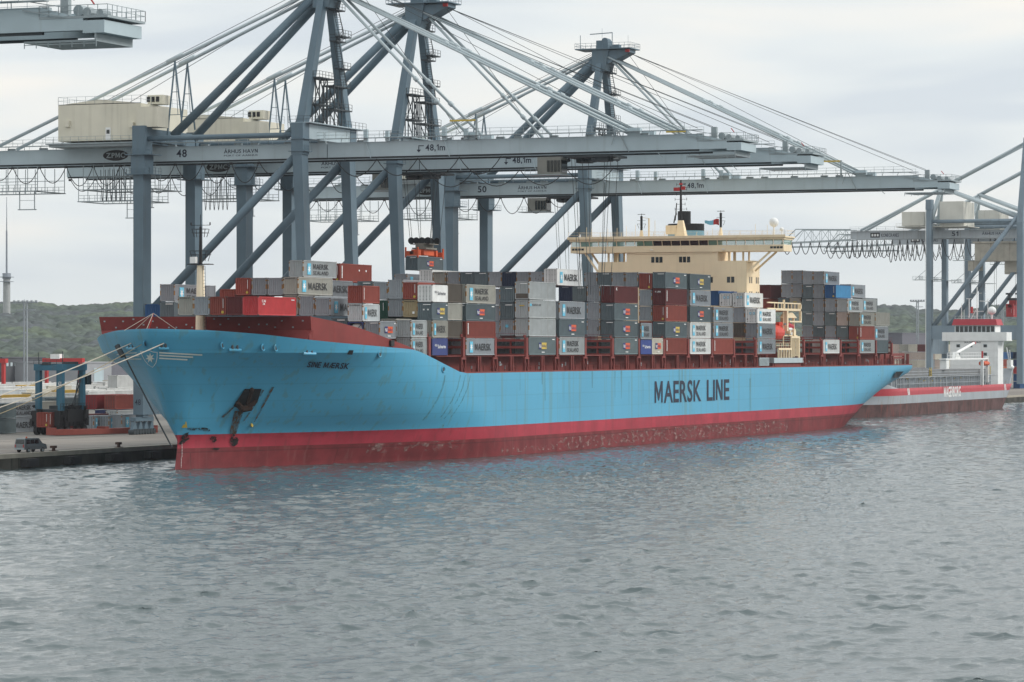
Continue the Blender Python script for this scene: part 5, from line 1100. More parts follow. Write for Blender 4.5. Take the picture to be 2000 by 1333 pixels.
mb = MB(); mb.box(-6, 6, -.6, .6, 0, .9).box(-6, -5.4, -1.3, 1.3, -.2, 1.2).box(-2, 2, -1.2, 1.2, .9, 2.4).box(5.4, 6, -1.3, 1.3, -.2, 1.2); mb.build('frame', M['red'], sp2)
mb = MB(); [mb.tube((x, y, 3), (x, y, 4.6), .2, 6).tube((x, y - .9, 4.6), (x, y + .9, 4.6), .3, 6) for x in (-1, 1) for y in (-1.6, 1.6)]; mb.box(-1.5, 1.5, -1.9, 1.9, 2.4, 3.2); mb.build('headblock', M['steel'], sp2)
container((694, 33.4, 27.5), 12.19, 2.9, 'red/H/v', 'red container hanging under the red spreader at the right edge', 'containers in the air')
# ---------------------------------------------------------------- the second ship (bow near x=392, port side y=0)
S2 = thing('cargo_ship', 'smaller grey, red and white coaster moored behind the blue stern', 'ship', (0, 0, 0))
M['s2grey'] = mat('coaster_grey', (0.33, 0.36, 0.39), .55, .1, .2, streak=.35, rustcol=(.22, .17, .07)); M['s2red'] = mat('coaster_red', (0.42, 0.04, 0.055), .5, .08)
M['s2anti'] = mat('coaster_bottom', (0.085, 0.045, 0.043), .85, .6, .3, streak=.7, rustcol=(.22, .055, .045), rust=.75); M['hatch'] = mat('hatch_grey', (0.17, 0.175, 0.18), .7, .15)
CY2, HW2 = 7.6, 7.6
def hb2(x, z):
    xs = 393 - max(0, z - 4) * 1.1; t = (x - xs) / (34 - z * 1.2)
    a = 1.0 if t >= 1 else max(0, 1 - (1 - t) ** 2.4) if t > 0 else 0
    u = (x - (529 + z * 1.8)) / 20; b = 1.0 if u <= 0 else max(0, 1 - .75 * u ** 2)
    return HW2 * a * b
def xe2(z): return 536 + min(z, 7.5) * 1.75
mb = MB(); lv = [-1, 0, 1.2, 2.4, 3.1, 4.3, 5.15, 6.0, 6.95, 8.2, 9.6, 10.6]; ss = [0, .02, .05, .09, .13, .18, .24, .3, .4, .55, .7, .85, .9, .93, .96, .98, 1]
def zt2(x): return 10.6 if x < 402 else 10.6 - (x - 402) / 10 * 3.6 if x < 412 else 6.95
for sg in (-1, 1):
    base = len(mb.v)
    for z in lv:
        for s in ss:
            zz = z
            for _ in range(4):
                x0 = 393 - max(0, zz - 4) * 1.1; x = x0 + (xe2(zz) - x0) * s; zz = min(z, zt2(x))
            mb.v.append((x, CY2 + sg * hb2(x, zz), zz))
    n = len(ss)
    for i in range(len(lv) - 1):
        for j in range(n - 1):
            q = [base + i * n + j, base + i * n + j + 1, base + (i + 1) * n + j + 1, base + (i + 1) * n + j]
            if sg > 0: q = q[::-1]
            mb.f.append(tuple(q)); mb.m.append(2 if lv[i + 1] <= 3.1 else 0 if lv[i + 1] <= 5.15 else 1 if lv[i + 1] <= 6.95 else 0)
    if sg < 0: PT2 = [mb.v[base + i * n + n - 1] for i in range(len(lv))]
for a, b in zip(PT2, PT2[1:]): mb.mk(2 if b[2] < 3.2 else 0); mb.add([a, (a[0], 2 * CY2 - a[1], a[2]), (b[0], 2 * CY2 - b[1], b[2]), b], [(0, 1, 2, 3)])
mb.build('hull', [M['s2grey'], M['s2red'], M['s2anti']], S2, True)
mb = MB(); xs = np.linspace(394, 540, 30); vs = []
for x in xs: z = 6.5 if x > 408 else 8.5; b = hb2(x, z) * .98; vs += [(x, CY2 - b, z), (x, CY2 + b, z)]
mb.add(vs, [(2 * i, 2 * i + 2, 2 * i + 3, 2 * i + 1) for i in range(29)]); mb.build('deck', M['hatch'], S2)
mb = MB(); mb.box(416, 520, 1.2, 14, 6.5, 11.0).mk(1).box(414, 452, .8, 14.4, 11.0, 14.2).box(455.5, 520, .8, 14.4, 11.0, 13.4).mk(0)
for z in (11.9, 12.9): mb.box(414, 452, .72, .8, z, z + .25).box(455.5, 520, .72, .8, z - .4, z - .15)
mb.mk(2)
for x in (452.6, 454.2, 519.0, 521): mb.bar((x, .6, 10.8), (x, .6, 14.4), .12)
for z in (11.2, 12.3, 13.4): mb.bar((452.6, .6, z), (454.2, .6, z), .1)
mb.build('hatch_covers', [M['s2grey'], M['hatch'], M['yellow']], S2)
mb = MB(); x = 417
while x < 524: mb.box(x, x + .3, .15, .35, 6.9, 10.9); x += 6.4
x = 417
while x < 522: mb.box(x, x + .12, .9, 1.1, 6.5, 10.6).box(x + 1.6, x + 2.3, 1.08, 1.2, 7, 10); x += 2.1
mb.box(417, 524, .1, .4, 10.9, 11.15); mb.box(417, 524, .15, .3, 8.6, 8.75); mb.build('side_gallery', M['s2grey'], S2)
mb = MB()
for i in range(22): mb.cbox((random.uniform(418, 520), .95, random.uniform(8, 11)), (.25, .15, .5))
mb.build('deck_fittings', M['yellow'], S2)
mb = MB(); y = CY2 - hb2(460, 6) - .05; letter(mb, 'WAGENBORG', (465, y - .03, 4.2), X1, 18.5, 2.65, .05); mb.build('lettering', M['wht'], S2)
mb = MB(); panel(mb, (463.5, y + .02, 5.2), X1, 21.2, 1.75); mb.build('lettering_ground', M['s2red'], S2)
mb = MB()
for x0 in (427, 428.2, 535, 536.3): mb.add([(x0, y - .02 if x0 < 500 else CY2 - hb2(x0, 6) - .06, 6.9), (x0 + .7, y - .02 if x0 < 500 else CY2 - hb2(x0, 6) - .06, 6.9), (x0 + 1.6, y - .02 if x0 < 500 else CY2 - hb2(x0, 5) - .06, 5.2), (x0 + .9, y - .02 if x0 < 500 else CY2 - hb2(x0, 5) - .06, 5.2)], [(3, 2, 1, 0)])
mb.build('stripe_marks', M['wht'], S2)
mb = MB(); mb.hexa([(396, 2, 8.4), (400, 2, 8.4), (400, 13, 8.4), (396, 13, 8.4)], [(399.5, 5, 12.3), (400.5, 5, 12.3), (400.5, 10, 12.3), (399.5, 10, 12.3)]); mb.build('bow_shield', M['wht'], S2)
# accommodation
before2 = set(bpy.data.objects)
BX = 524.0; sc = 7.0
mb = MB(); mb.box(BX, BX + 6.5, 1.0, 14.8, 6.5, 24.9)
for z in (10.5, 14.4, 17.4, 20.2): mb.box(BX - .08, BX, 1.0, 14.8, z, z + .12)
mb.box(BX - .5, BX + 6.5, -1.6, 17.0, 23.6, 23.9).box(BX - .5, BX - .35, -1.6, 17.0, 23.9, 26.4).box(BX - .35, BX + 6, -1.6, -1.45, 23.9, 26.4).hexa([(BX - .4, -1.4, 24.0), (BX + 4, -1.4, 24.0), (BX + 4, 1, 24.0), (BX - .4, 1, 24.0)], [(BX - .35, -1.3, 24.9), (BX + 4, -1.3, 24.9), (BX + 4, 1, 24.9), (BX - .35, 1, 24.9)])
mb.box(BX + .6, BX + 7, 1.9, 13.6, 24.9, 28.4); ac = mb.build('superstructure', M['wht'], S2)
mb = MB(); mb.hexa([(BX - .1, 1.2, 28.4), (BX + 7.6, 1.2, 28.4), (BX + 7.6, 14.3, 28.4), (BX - .1, 14.3, 28.4)], [(BX + .3, 1.7, 30.1), (BX + 7.2, 1.7, 30.1), (BX + 7.2, 13.8, 30.1), (BX + .3, 13.8, 30.1)]); mb.build('roof', M['s2red'], ac)
for i in range(9):
    y0 = 2.1 + i * 1.27; mb = MB(); lo = 25.2 if i in (1, 7) else 26.5; mb.mk(1).box(BX + .54, BX + .6, y0, y0 + 1.14, lo - .1, 28.2).mk(0).box(BX + .5, BX + .54, y0 + .1, y0 + 1.04, lo, 28.1); mb.build('window', [M['glass'], M['stay']], ac)
for y0, z, w in ((12.0, 21.2, .9), (8.4, 21.2, .45), (4.2, 21.2, .9), (12.0, 18.0, .9), (4.2, 18.0, .9), (4.3, 14.6, .5)):
    mb = MB(); mb.mk(1).box(BX - .06, BX - .02, y0 - .1, y0 + w + .1, z - .1, z + 1.15).mk(0).box(BX - .1, BX - .06, y0, y0 + w, z, z + 1.0); mb.build('window', [M['glass'], M['stay']], ac)
mb = MB(); letter(mb, 'WAGENBORG', (BX - .04, 10.6, 22.75), Y_, 4.6, .55, .03); mb.build('lettering', M['ink'], ac)
mb = MB(); mb.bar((BX + 3, 7.7, 30), (BX + 3, 7.7, 40.5), .16).bar((BX + 3, 5.8, 33), (BX + 3, 9.8, 33), .12).bar((BX + 3, 7.7, 34), (BX + 3, 9.6, 30.4), .1).bar((BX + 3, 4, 36), (BX + 3, 7, 36.2), .14).bar((BX + 3, 4.6, 32), (BX + 3, 4.6, 36.8), .12).bar((BX + 3, 10, 31), (BX + 3, 10, 36.8), .14).bar((BX + 3, 9.3, 36.9), (BX + 3, 10.8, 36.9), .12).bar((BX + 3, 12.2, 30), (BX + 3, 12.2, 35.5), .1).rail((BX + .5, 2, 30.1), (BX + .5, 13.5, 30.1), 1.4, 2, .05)
mb.tube((BX + 3, 3.4, 30), (BX + 3, 3.4, 32), .3, 8).sph((BX + 3, 3.4, 33.2), 1.25, 12, 9).bar((BX + 3, 6.3, 38.6), (BX + 3, 9.1, 38.6), .08).mk(1).tube((BX + 2, 9, 32.4), (BX + 2, 9, 34.4), .4, 8); mb.build('signal_mast', [M['wht'], M['red']], S2)
mb = MB(); mb.box(458, BX - 18, -.4, 1.4, 16.6, 17.1).box(458.5, 461.5, -.4, 1.4, 13.4, 16.4).box(BX - 24, BX - 23.3, -.4, .3, 7, 16.4).box(BX - 18, BX - 17.4, -.4, .3, 8, 17.8); mb.rail((460, -.3, 17.1), (498, -.3, 17.1), 2.0, 3, .07); mb.hexa([(470, 0, 17.1), (476, 0, 17.1), (476, 1, 17.1), (470, 1, 17.1)], [(471.5, 0, 19.4), (473, 0, 19.4), (473, 1, 19.4), (471.5, 1, 19.4)]).tube((473, .3, 19.2), (492, .3, 22.6), .45, 8).mk(1).cbox((492.4, .3, 22.7), (.9, .9, .9)).bar((500, -.2, 17.1), (500, -.2, 19.7), .3); mb.build('gantry_crane', [M['wht'], M['red']], S2)
mb = MB(); mb.tube((501, .2, 15.1), (507, .2, 15.1), .9, 10); tag(mb.build('rescue_boat', M['orange']), 'small orange boat on the side of the white ship bridge', 'boat')
mb = MB(); mb.hexa([(536, CY2 - HW2 + .5, 6.9), (542, CY2 - HW2 + 1.5, 6.9), (542, CY2 + 5, 6.9), (536, CY2 + 6, 6.9)], [(540, CY2 - HW2 + .6, 13.0), (546, CY2 - HW2 + 1.6, 13.0), (546, CY2 + 5, 13.0), (540, CY2 + 6, 13.0)]); mb.build('stern_bulwark', M['s2grey'], S2)
mb = MB(); mb.bar((BX + 9, .6, 21), (BX + 12, .2, 14), .18).bar((BX + 9.5, -.2, 20), (BX + 13, .2, 13), .14).box(BX + 12, BX + 16, .3, 1.2, 13, 16.2).sph((BX + 14, .4, 13.4), .9, 10, 7); mb.build('stern_davit', M['wht'], S2)
def remap(o, f):
    for v in o.data.vertices: v.co = f(v.co)
for o in set(bpy.data.objects) - before2:
    if o.type == 'MESH': remap(o, lambda c: Vector((c.x + 8, c.y, 6.5 + (c.z - 6.5) * .74 if c.z < 24.9 else 20.1 + (c.z - 24.9) * (1 if c.z < 30.2 else .92))))
for o in S2.children:
    if o.name.split('.')[0] in ('hatch_covers', 'side_gallery', 'deck_fittings'): remap(o, lambda c: Vector((c.x, c.y, 6.5 + (c.z - 6.5) * .70 if c.z > 6.5 else c.z)))
# ---------------------------------------------------------------- quayside things on the left
van = thing('van', 'grey passenger van parked on the quay at the lower left', 'van', (24.2, 25.3, QZ), rz=R(-9))
body = MB(); prof = [(0, .42), (.05, 1.05), (.22, 1.95), (.5, 2.06), (3.35, 2.02), (4.15, 1.28), (4.95, 1.12), (5.1, .75), (5.1, .42)]
n = len(prof); w = .93; vs = [(x, -w * (1 if z < 1.2 else .93 if z < 1.9 else .88), z) for x, z in prof] + [(x, w * (1 if z < 1.2 else .93 if z < 1.9 else .88), z) for x, z in prof]
body.add(vs, [tuple(range(n))] + [tuple(range(2 * n - 1, n - 1, -1))] + [(i, n + i, n + i + 1, i + 1) for i in range(n - 1)] + [(n - 1, 2 * n - 1, n, 0)])
body.build('body', mat('van_silver', (.17, .19, .20), .35, .05, metal=.3), van)
for x0, x1 in ((.45, 1.25), (1.35, 2.25), (2.35, 3.25)):
    mb = MB(); mb.add([(x0, -.915, 1.25), (x1, -.915, 1.25), (x1 - .02, -.885, 1.82), (x0 + .05, -.885, 1.82)], [(0, 1, 2, 3)]); mb.build('window', M['glass'], van)
for nm, q in (('rear_window', [(.07, -.75, 1.25), (.07, .75, 1.25), (.20, .7, 1.85), (.20, -.7, 1.85)]),): mb = MB(); mb.add([(x - .04, y, z) for x, y, z in q], [(3, 2, 1, 0)]); mb.build(nm, M['glass'], van)
mb = MB(); mb.add([(3.4, -.86, 1.95), (3.4, .86, 1.95), (4.12, .88, 1.32), (4.12, -.88, 1.32)], [(0, 1, 2, 3)]); mb.build('windscreen', M['glass'], van)
for x in (.95, 4.15):
    for sy in (-1, 1):
        mb = MB(); mb.tube((x, sy * .72, .34), (x, sy * .96, .34), .34, 16).mk(1).tube((x, sy * .955, .34), (x, sy * .975, .34), .19, 12); mb.build('wheel', [M['cable'], M['galv']], van)
for y in (-.8, .68): mb = MB(); mb.box(-.03, .03, y, y + .14, .75, 1.15); mb.build('tail_light', M['red'], van)
mb = MB(); mb.box(-.08, .05, -.88, .88, .42, .68); mb.build('bumper', M['galv'], van)
mb = MB(); mb.tube((1.6, 0, 2.04), (1.6, 0, 2.24), .13, 10); mb.build('beacon', M['orange'], van)
# straddle carrier carrying a box between its legs
sc_ = thing('straddle_carrier', 'tall blue straddle carrier on the quay left of the bow', 'carrier', (115.4, 69.4, QZ))
M['scblue'] = mat('carrier_blue', (0.032, 0.135, 0.205), .5, .12, .4, streak=.2)
W2 = 3.6; LX = 8.5    # runs along y' : legs at (+-) ; its long axis lies along x here
for X, Yc in ((-3.7, 2.2), (-3.7, -2.2), (3.7, 2.2), (3.7, -2.2)):
    mb = MB(); mb.col((X, Yc, 4.2), (X, Yc, 11.1), .95, .85); mb.build('leg', [M['scblue'], M['scblue']], sc_)
mb = MB(); mb.box(-4.4, 4.4, -2.8, -1.6, 11.1, 12.2).box(-4.4, 4.4, 1.6, 2.8, 11.1, 12.2).box(-4.4, -3.2, -1.6, 1.6, 11.1, 12.0).box(3.2, 4.4, -1.6, 1.6, 11.1, 12.0); mb.build('top_frame', M['scblue'], sc_)
mb = MB(); mb.tube((-3.8, 0, 12.2), (-3.8, 1.3, 12.2), .4, 10).tube((3.8, -1, 12.2), (3.8, 1, 12.2), .4, 10).bar((-3.8, -2.5, 12), (-3.8, -2.5, 14.4), .08).bar((-3.8, 2.2, 12), (-3.8, 2.2, 14.2), .06).box(-2, 2, -2.4, -1.6, 12.2, 12.6).rail((-4.4, -2.8, 12.2), (-4.4, 2.8, 12.2), .7, 1.2, .04)
mb.bar((3.4, -2.2, 9.6), (-1, -2.2, 3.6), .11).bar((2.4, -2.2, 10.4), (.6, -2.2, 3.6), .11).ladder((2.2, -2.4, 3.2), (2.2, -2.4, 11), .6, (1, 0, 0), .5, .05).box(-3.4, 3.4, -1.8, 1.8, 3.6, 4.4).box(-1.5, 2.5, -1.4, 1.4, 4.4, 5.0); mb.build('gear', M['steel'], sc_)
mb = MB()
for i in range(60):
    x, y, z = random.uniform(-5, 5), random.choice([-1, 1]) * random.uniform(1.6, 2.9), random.uniform(1.6, 5.0); mb.cbox((x, y, z), (random.uniform(.2, 1.1), random.uniform(.2, .6), random.uniform(.2, .9)))
for i in range(14): x = random.uniform(-4.5, 4.5); mb.bar((x, -2.75, 1.6), (x + random.uniform(-1, 1), -2.75, 4.8), .07)
mb.rail((-5.2, -2.9, 4.4), (5.2, -2.9, 4.4), 1.0, 1.0, .04); mb.build('engine_gear', [M['black']], sc_)
for sy in (-1, 1):
    mb = MB(); mb.box(-5.2, 5.2, sy * 2.2 - .5, sy * 2.2 + .5, 1.5, 4.2).box(-2.6, 2.6, sy * 2.2 - .65, sy * 2.2 + .65, 2.2, 4.4); mb.build('sill', M['black'], sc_)
    for x in (-4.2, -1.8, 1.8, 4.2): mb = MB(); mb.tube((x, sy * 2.2 - .35, .8), (x, sy * 2.2 + .35, .8), .8, 16).mk(1).tube((x, sy * 2.2 - .38, .8), (x, sy * 2.2 + .38, .8), .4, 10); mb.build('wheel', [M['cable'], M['steel']], sc_)
mb = MB(); mb.box(4.0, 5.6, -3.0, -1.7, 8.6, 10.4); mb.build('cab', M['glass'], sc_)
mb = MB(); letter(mb, '620', (-4.2, -1.85, 8.6), (0, -1, 0), .65, .6, .02); mb.build('number', M['wht'], sc_)
container((109.2, 68.18, QZ + 1.35), 6.06, 2.59, 'brown/H/d', 'red brown container held low inside the blue straddle carrier', 'containers in the air')
# ---------------------------------------------------------------- yard containers near the crane
YG = 'containers in the quay yard behind the cranes'
def yc(px, yb, ya, st, lab, depth_y, Lg=12.19, H=2.59, z=None):
    """depth_y: world y of the near side wall; px: image column of the near front corner used once to find x"""
    u = (px - 1000) / 6500; dy = depth_y - CAM[1]; c, s = FW; x = dy * (c + u * s) / (s - u * c) + CAM[0]
    container((x, depth_y, z if z is not None else QZ + .02), Lg, H, st, lab, YG)
yc(10, 0, 0, 'grey/MS/-', 'upper grey container with two line lettering at the left yard edge', 83.0, z=QZ + 2.7)
yc(10, 0, 0, 'grey/M/-', 'lower grey container with one word lettering at the left yard edge', 83.0)
yc(-38, 0, 0, 'slate2/-/-', 'plain lower container cut off by the left picture edge', 80.5)
yc(-38, 0, 0, 'slate2/-/-', 'plain upper container cut off by the left picture edge', 80.5, z=QZ + 2.7)
yc(60, 0, 0, 'beige/-/-', 'beige grey container standing behind the left straddle carrier leg', 85.5, z=QZ + 2.7)
yc(60, 0, 0, 'grey/M/-', 'grey container at ground level behind the left straddle carrier leg', 85.5)
yc(110, 0, 0, 'slate/-/-', 'slate container between the straddle carrier legs', 92, z=QZ + 3.0, H=2.59); yc(110, 0, 0, 'grey/-/-', 'grey container low between the straddle carrier legs', 92, z=QZ + .3)
yc(168, 0, 0, 'grey/-/-', 'plain grey container left of the two red door ends', 97, z=QZ + 3.3)
yc(189, 0, 0, 'crimson/-/D', 'dark red container with its doors showing, left of the brown one', 88, z=QZ + 3.4, H=2.75); yc(226, 0, 0, 'brown/-/D', 'red brown container with doors showing beside the big crane leg', 84, z=QZ + 3.4, H=2.75)
yc(208, 0, 0, 'navy2/-/D', 'royal blue container under the dark red one', 85.5, z=QZ + .7, H=2.59); yc(229, 0, 0, 'white2/-/D', 'off white door end under the red brown container', 82, z=QZ + .7, H=2.59)
yc(183, 0, 0, 'grey/M/D', 'small grey reefer with doors, first above the red flat rack', 72, Lg=6.06, z=QZ + .3, H=2.59); yc(213, 0, 0, 'grey/M/D', 'small grey container, second above the red flat rack', 70, Lg=6.06, z=QZ + .3, H=2.59)
yc(238, 0, 0, 'grey/M/-', 'grey container with large lettering at the foot of crane 48', 68, z=QZ + .35, H=2.75)
yc(150, 0, 0, 'maroon/-/-', 'maroon container low behind the straddle carrier wheels', 80, z=QZ + .3)
mb = MB(); mb.box(0, 24, 0, 2.3, .1, 1.05).box(0, .3, 0, 2.3, 1.05, 1.4).box(11.6, 12.4, 0, 2.3, 1.05, 1.4).box(23.7, 24, 0, 2.3, 1.05, 1.4); o = mb.build('flat_rack', M['c_brown']); o.location = (106, 65.2, QZ); o.rotation_euler = (0, 0, R(-19)); tag(o, 'long red flat rack lying on the quay beside the straddle carrier', 'flat rack')
# far rows: roofs of long stacks, seen just under eye level
rr = random.Random(5); nfar = 0
FARL = {'white': 'pale roofed container', 'white2': 'off white container', 'brown': 'red brown container', 'navy': 'navy container', 'yellow': 'yellow container', 'grey': 'grey container', 'red': 'bright red container', 'cream': 'cream container'}
for ri, (yy, z, pxa, pxb) in enumerate([(118, 7.2, -60, 262), (140, 7.6, -60, 262), (165, 7.7, -60, 262), (200, 7.6, -60, 270), (245, 7.3, -60, 262), (300, 6.7, -60, 262)]):
    def xat(px): u = (px - 1000) / 6500; dy = yy - CAM[1]; return dy * (FW[0] + u * FW[1]) / (FW[1] - u * FW[0]) + CAM[0]
    x = xat(pxa); k = 0
    while x < xat(pxb):
        c = rr.choice(['white'] * 8 + ['white2'] * 3 + ['cream', 'cream', 'brown', 'yellow']) if ri else rr.choice(['grey', 'slate', 'white2', 'white2', 'white'])
        zz = z - 2.59 + rr.choice([0, 0, 0, -.35])
        container((x, yy + rr.uniform(-.4, .4), zz), 12.19, 2.59, c + '/-/-', '%s container in the %s yard row from the quay, %s from the left' % (CNAME[c], ORD[ri + 1], ORD[min(k + 1, 18)]), YG)
        x += 12.6; k += 1; nfar += 1
container((224, 160, 7.75), 12.19, 2.9, 'maroon/-/D', 'maroon container standing high behind the straddle carrier top', YG); container((211.5, 160.4, 7.75), 12.19, 2.9, 'maroon/-/-', 'second maroon container in line behind the straddle carrier', YG)
yc(229, 0, 0, 'white/-/-', 'white container standing alone above the yard rows near the bow', 150, Lg=9, z=7.9, H=2.9)
# sheds, reach cranes
M['shed'] = mat('shed_dark', (0.075, 0.078, 0.088), .8, .1, .2); M['shedl'] = mat('shed_light', (0.30, 0.31, 0.33), .8, .08, .2); M['shedd'] = mat('shed_slate', (0.13, 0.13, 0.155), .8, .08)
def shed(px0, px1, z0, z1, yy, m, lab, parts=None, cat='shed', deep=30):
    f = lambda px: (yy - CAM[1]) * (FW[0] + (px - 1000) / 6500 * FW[1]) / (FW[1] - (px - 1000) / 6500 * FW[0]) + CAM[0]
    t = thing('warehouse', lab, cat); xa, xb = f(px0), f(px1); mb = MB(); mb.box(xa, xb, yy, yy + deep, z0, z1).box(xa - .4, xb + .4, yy - .3, yy + deep + .3, z1 + .003, z1 + .5); mb.build('wall', m, t)
    for k, (a, b, c, d, mm) in enumerate(parts or []): mb = MB(); mb.box(f(a), f(b), yy - .15, yy - .01, c, d); mb.build('window' if b - a < 20 else 'door', mm, t)
    return t
shed(4, 87, 2, 13.2, 430, M['shed'], 'dark grey warehouse with a strip of small windows at far left', [(12 + i * 8, 16 + i * 8, 10.2, 11.6, M['stay']) for i in range(8)] + [(33 + i * 4, 35 + i * 4, 7.6, 8.9, M['stay']) for i in range(3)])
shed(164, 218, 2, 11.4, 400, M['shedl'], 'light grey warehouse with a big roller door', [(183, 202, 2.2, 9.4, M['boom'])]); shed(218.4, 262, 2, 11.2, 400, M['shedd'], 'slate warehouse joined to the light grey one')
def reach(px, yy, z1, lab, w=7):
    u = (px - 1000) / 6500; dy = yy - CAM[1]; x = dy * (FW[0] + u * FW[1]) / (FW[1] - u * FW[0]) + CAM[0]
    t = thing('yard_crane', lab, 'crane', (x, yy, QZ)); h = z1 - QZ
    for y in (0, w): mb = MB(); mb.box(-.5, .5, y - .4, y + .4, 0, h - 1.2).box(-2.2, 2.2, y - .5, y + .5, .5, 1.8); mb.build('leg', M['red'], t)
    mb = MB(); mb.box(-.8, .8, -1, w + 1, h - 1.2, h); mb.build('beam', M['red'], t)
    mb = MB(); mb.cbox((0, w * .7, h + .5), (2.2, 3, 1.4)); mb.build('trolley', M['wht'], t)
reach(157, 250, 14.2, 'red yard crane with white trolley behind the straddle carrier', 11); reach(7, 250, 14.2, 'red yard crane at the far left picture edge', 13)
# containers stacked beyond, right side
rr = random.Random(9); cols = ['navy2', 'navy', 'blue', 'red', 'brown', 'orange', 'gmid', 'blue2', 'maroon', 'pink']
for px, yy in ((1972, 62), (1994, 66)): pass
for i, X in enumerate([812, 826, 842, 860, 880]):
    for j in range(4):
        for k in range(5):
            if j and k < 4 and i: continue
            c = rr.choice(cols); container((X, 64 + j * 2.6 - i * 3.0, QZ + k * 2.75), 12.19, 2.59, c + '/-/-', '%s container, %s layer, %s stack in the right yard block %s' % (CNAME[c], ORD[k + 1], ORD[j + 1], ['nearest', 'second', 'third', 'fourth', 'farthest'][i]), 'coloured containers stacked beyond the white ship')
for i in range(10):
    for k in range(6):
        c = rr.choice(['pink', 'pink', 'beige', 'maroon', 'cream', 'grey', 'pink']); container((692 + i * 12.7, 75 + i * .1, QZ + k * 2.75), 12.19, 2.59, c + '/-/-', '%s container, %s layer, %s from the left in the pale yard row' % (CNAME[c], ORD[k + 1], ORD[i + 1]), 'pale containers in the yard behind the stern')
container((560, 40, QZ), 12.19, 2.59, 'gmid/-/-', 'green container on the quay behind the white ship stern', YG); container((560, 40, QZ + 2.7), 12.19, 2.59, 'gmid/-/-', 'green container stacked on top of the green one', YG); container((578, 32, QZ), 12.19, 2.59, 'orange/-/-', 'orange container near the quay edge at the right', YG)
shed(1762, 1810, 2, 24.2, 200, M['shedd'], 'dark flat roofed building beyond the stern', cat='building', deep=20)
# floodlight masts, radio tower
def mastlight(px, yy, zt, w, lab, legs=2):
    u = (px - 1000) / 6500; dy = yy - CAM[1]; x = dy * (FW[0] + u * FW[1]) / (FW[1] - u * FW[0]) + CAM[0]
    mb = MB()
    for a in ((-w * .12, w * .12) if legs == 2 else (0,)): mb.bar((x, yy + a, QZ), (x, yy + a, zt), .28)
    for z in np.arange(QZ + 4, zt, 5): mb.bar((x, yy - w * .12, z), (x, yy + w * .12, z + 2), .09)
    mb.bar((x, yy - w, zt), (x, yy + w, zt), .25).bar((x, yy - w * .8, zt - 2.4), (x, yy + w * .8, zt - 2.4), .2)
    for i in range(6): mb.cbox((x - .3, yy - w * .9 + i * w * .36, zt + .4), (.5, .7, .6))
    tag(mb.build('floodlight_mast', mat('mast_grey', (.30, .33, .36), .6, .1)), lab, 'light mast', 'floodlight masts in the yard')
mastlight(50, 330, 32, 4.5, 'floodlight mast in front of the hill at far left'); mastlight(1792, 150, 37.5, 3.2, 'floodlight mast right of the stern container stack'); mastlight(1958, 150, 37.5, 3.2, 'floodlight mast beside the red spreader at right')
mb = MB(); f, r = 2750, -2750 * 987 / 6500; x, y = to_world(f, r); z0 = 30; s = 2750 / 6500
mb.tube((x, y, 30), (x, y, 17 + (681 - 545) * s), 3.6 * .9, 12, r2=3.0).mk(1).tube((x, y, 17 + 136 * s), (x, y, 17 + 147 * s), 3.6, 12).tube((x, y, 17 + 139 * s), (x, y, 17 + 140 * s), 6.3, 12).tube((x, y, 17 + 130 * s), (x, y, 17 + 131 * s), 6, 12).tube((x, y, 17 + 147 * s), (x, y, 17 + 230 * s), .85, 6, r2=.7).tube((x, y, 17 + 230 * s), (x, y, 17 + 296 * s), .45, 6, r2=.2)
tag(mb.build('radio_tower', [mat('tower_concrete', (.36, .37, .37), .8, .08), mat('tower_steel', (.25, .28, .32), .7, .1)]), 'distant concrete radio tower with a thin steel mast at far left', 'tower')
# ---------------------------------------------------------------- mooring lines
def rope(p, q, sag, lab, r=.07, m='rope'):
    mb = MB(); mb.cat(p, q, sag, r, 14, 5); tag(mb.build('mooring_line', M[m]), lab, 'rope', 'mooring lines at the bow')
def hv(px, py): v = hp(px, py, .3); return tuple(v)
def QP(px, py, y): u = (px - 1000) / 6500; dy = y - CAM[1]; x = dy * (FW[0] + u * FW[1]) / (FW[1] - u * FW[0]) + CAM[0]; f = (x - CAM[0]) * FW[0] + dy * FW[1]; return (x, y, 17 + (681 - py) * f / 6500)
for a, b, s, lab, r in (((256, 671), (-60, 793), .35, 'pale mooring line, the upper one from the left fairlead', .075), ((320, 671), (-60, 816), .4, 'pale mooring line, the middle one from the right fairlead', .075)):
    p = hv(*a); q0 = QP(b[0], b[1], 15.0); rope(p, q0, s, lab, r)
rope((17.2, 1.9, 17.6), QP(-60, 832, 16), .6, 'thin rusty mooring line from the tip of the bow', .05, 'c_tan')
mb = MB(); mb.cat((20.2, 6.6, 16.6), (23.6, .6, 3.2), .15, .11, 14, 6).tube((20.3, 7.5, 17.4), (20.0, 6.4, 15.9), .4, 8); tag(mb.build('anchor_chain', M['steel']), 'dark chain running down along the stem of the blue bow', 'chain')
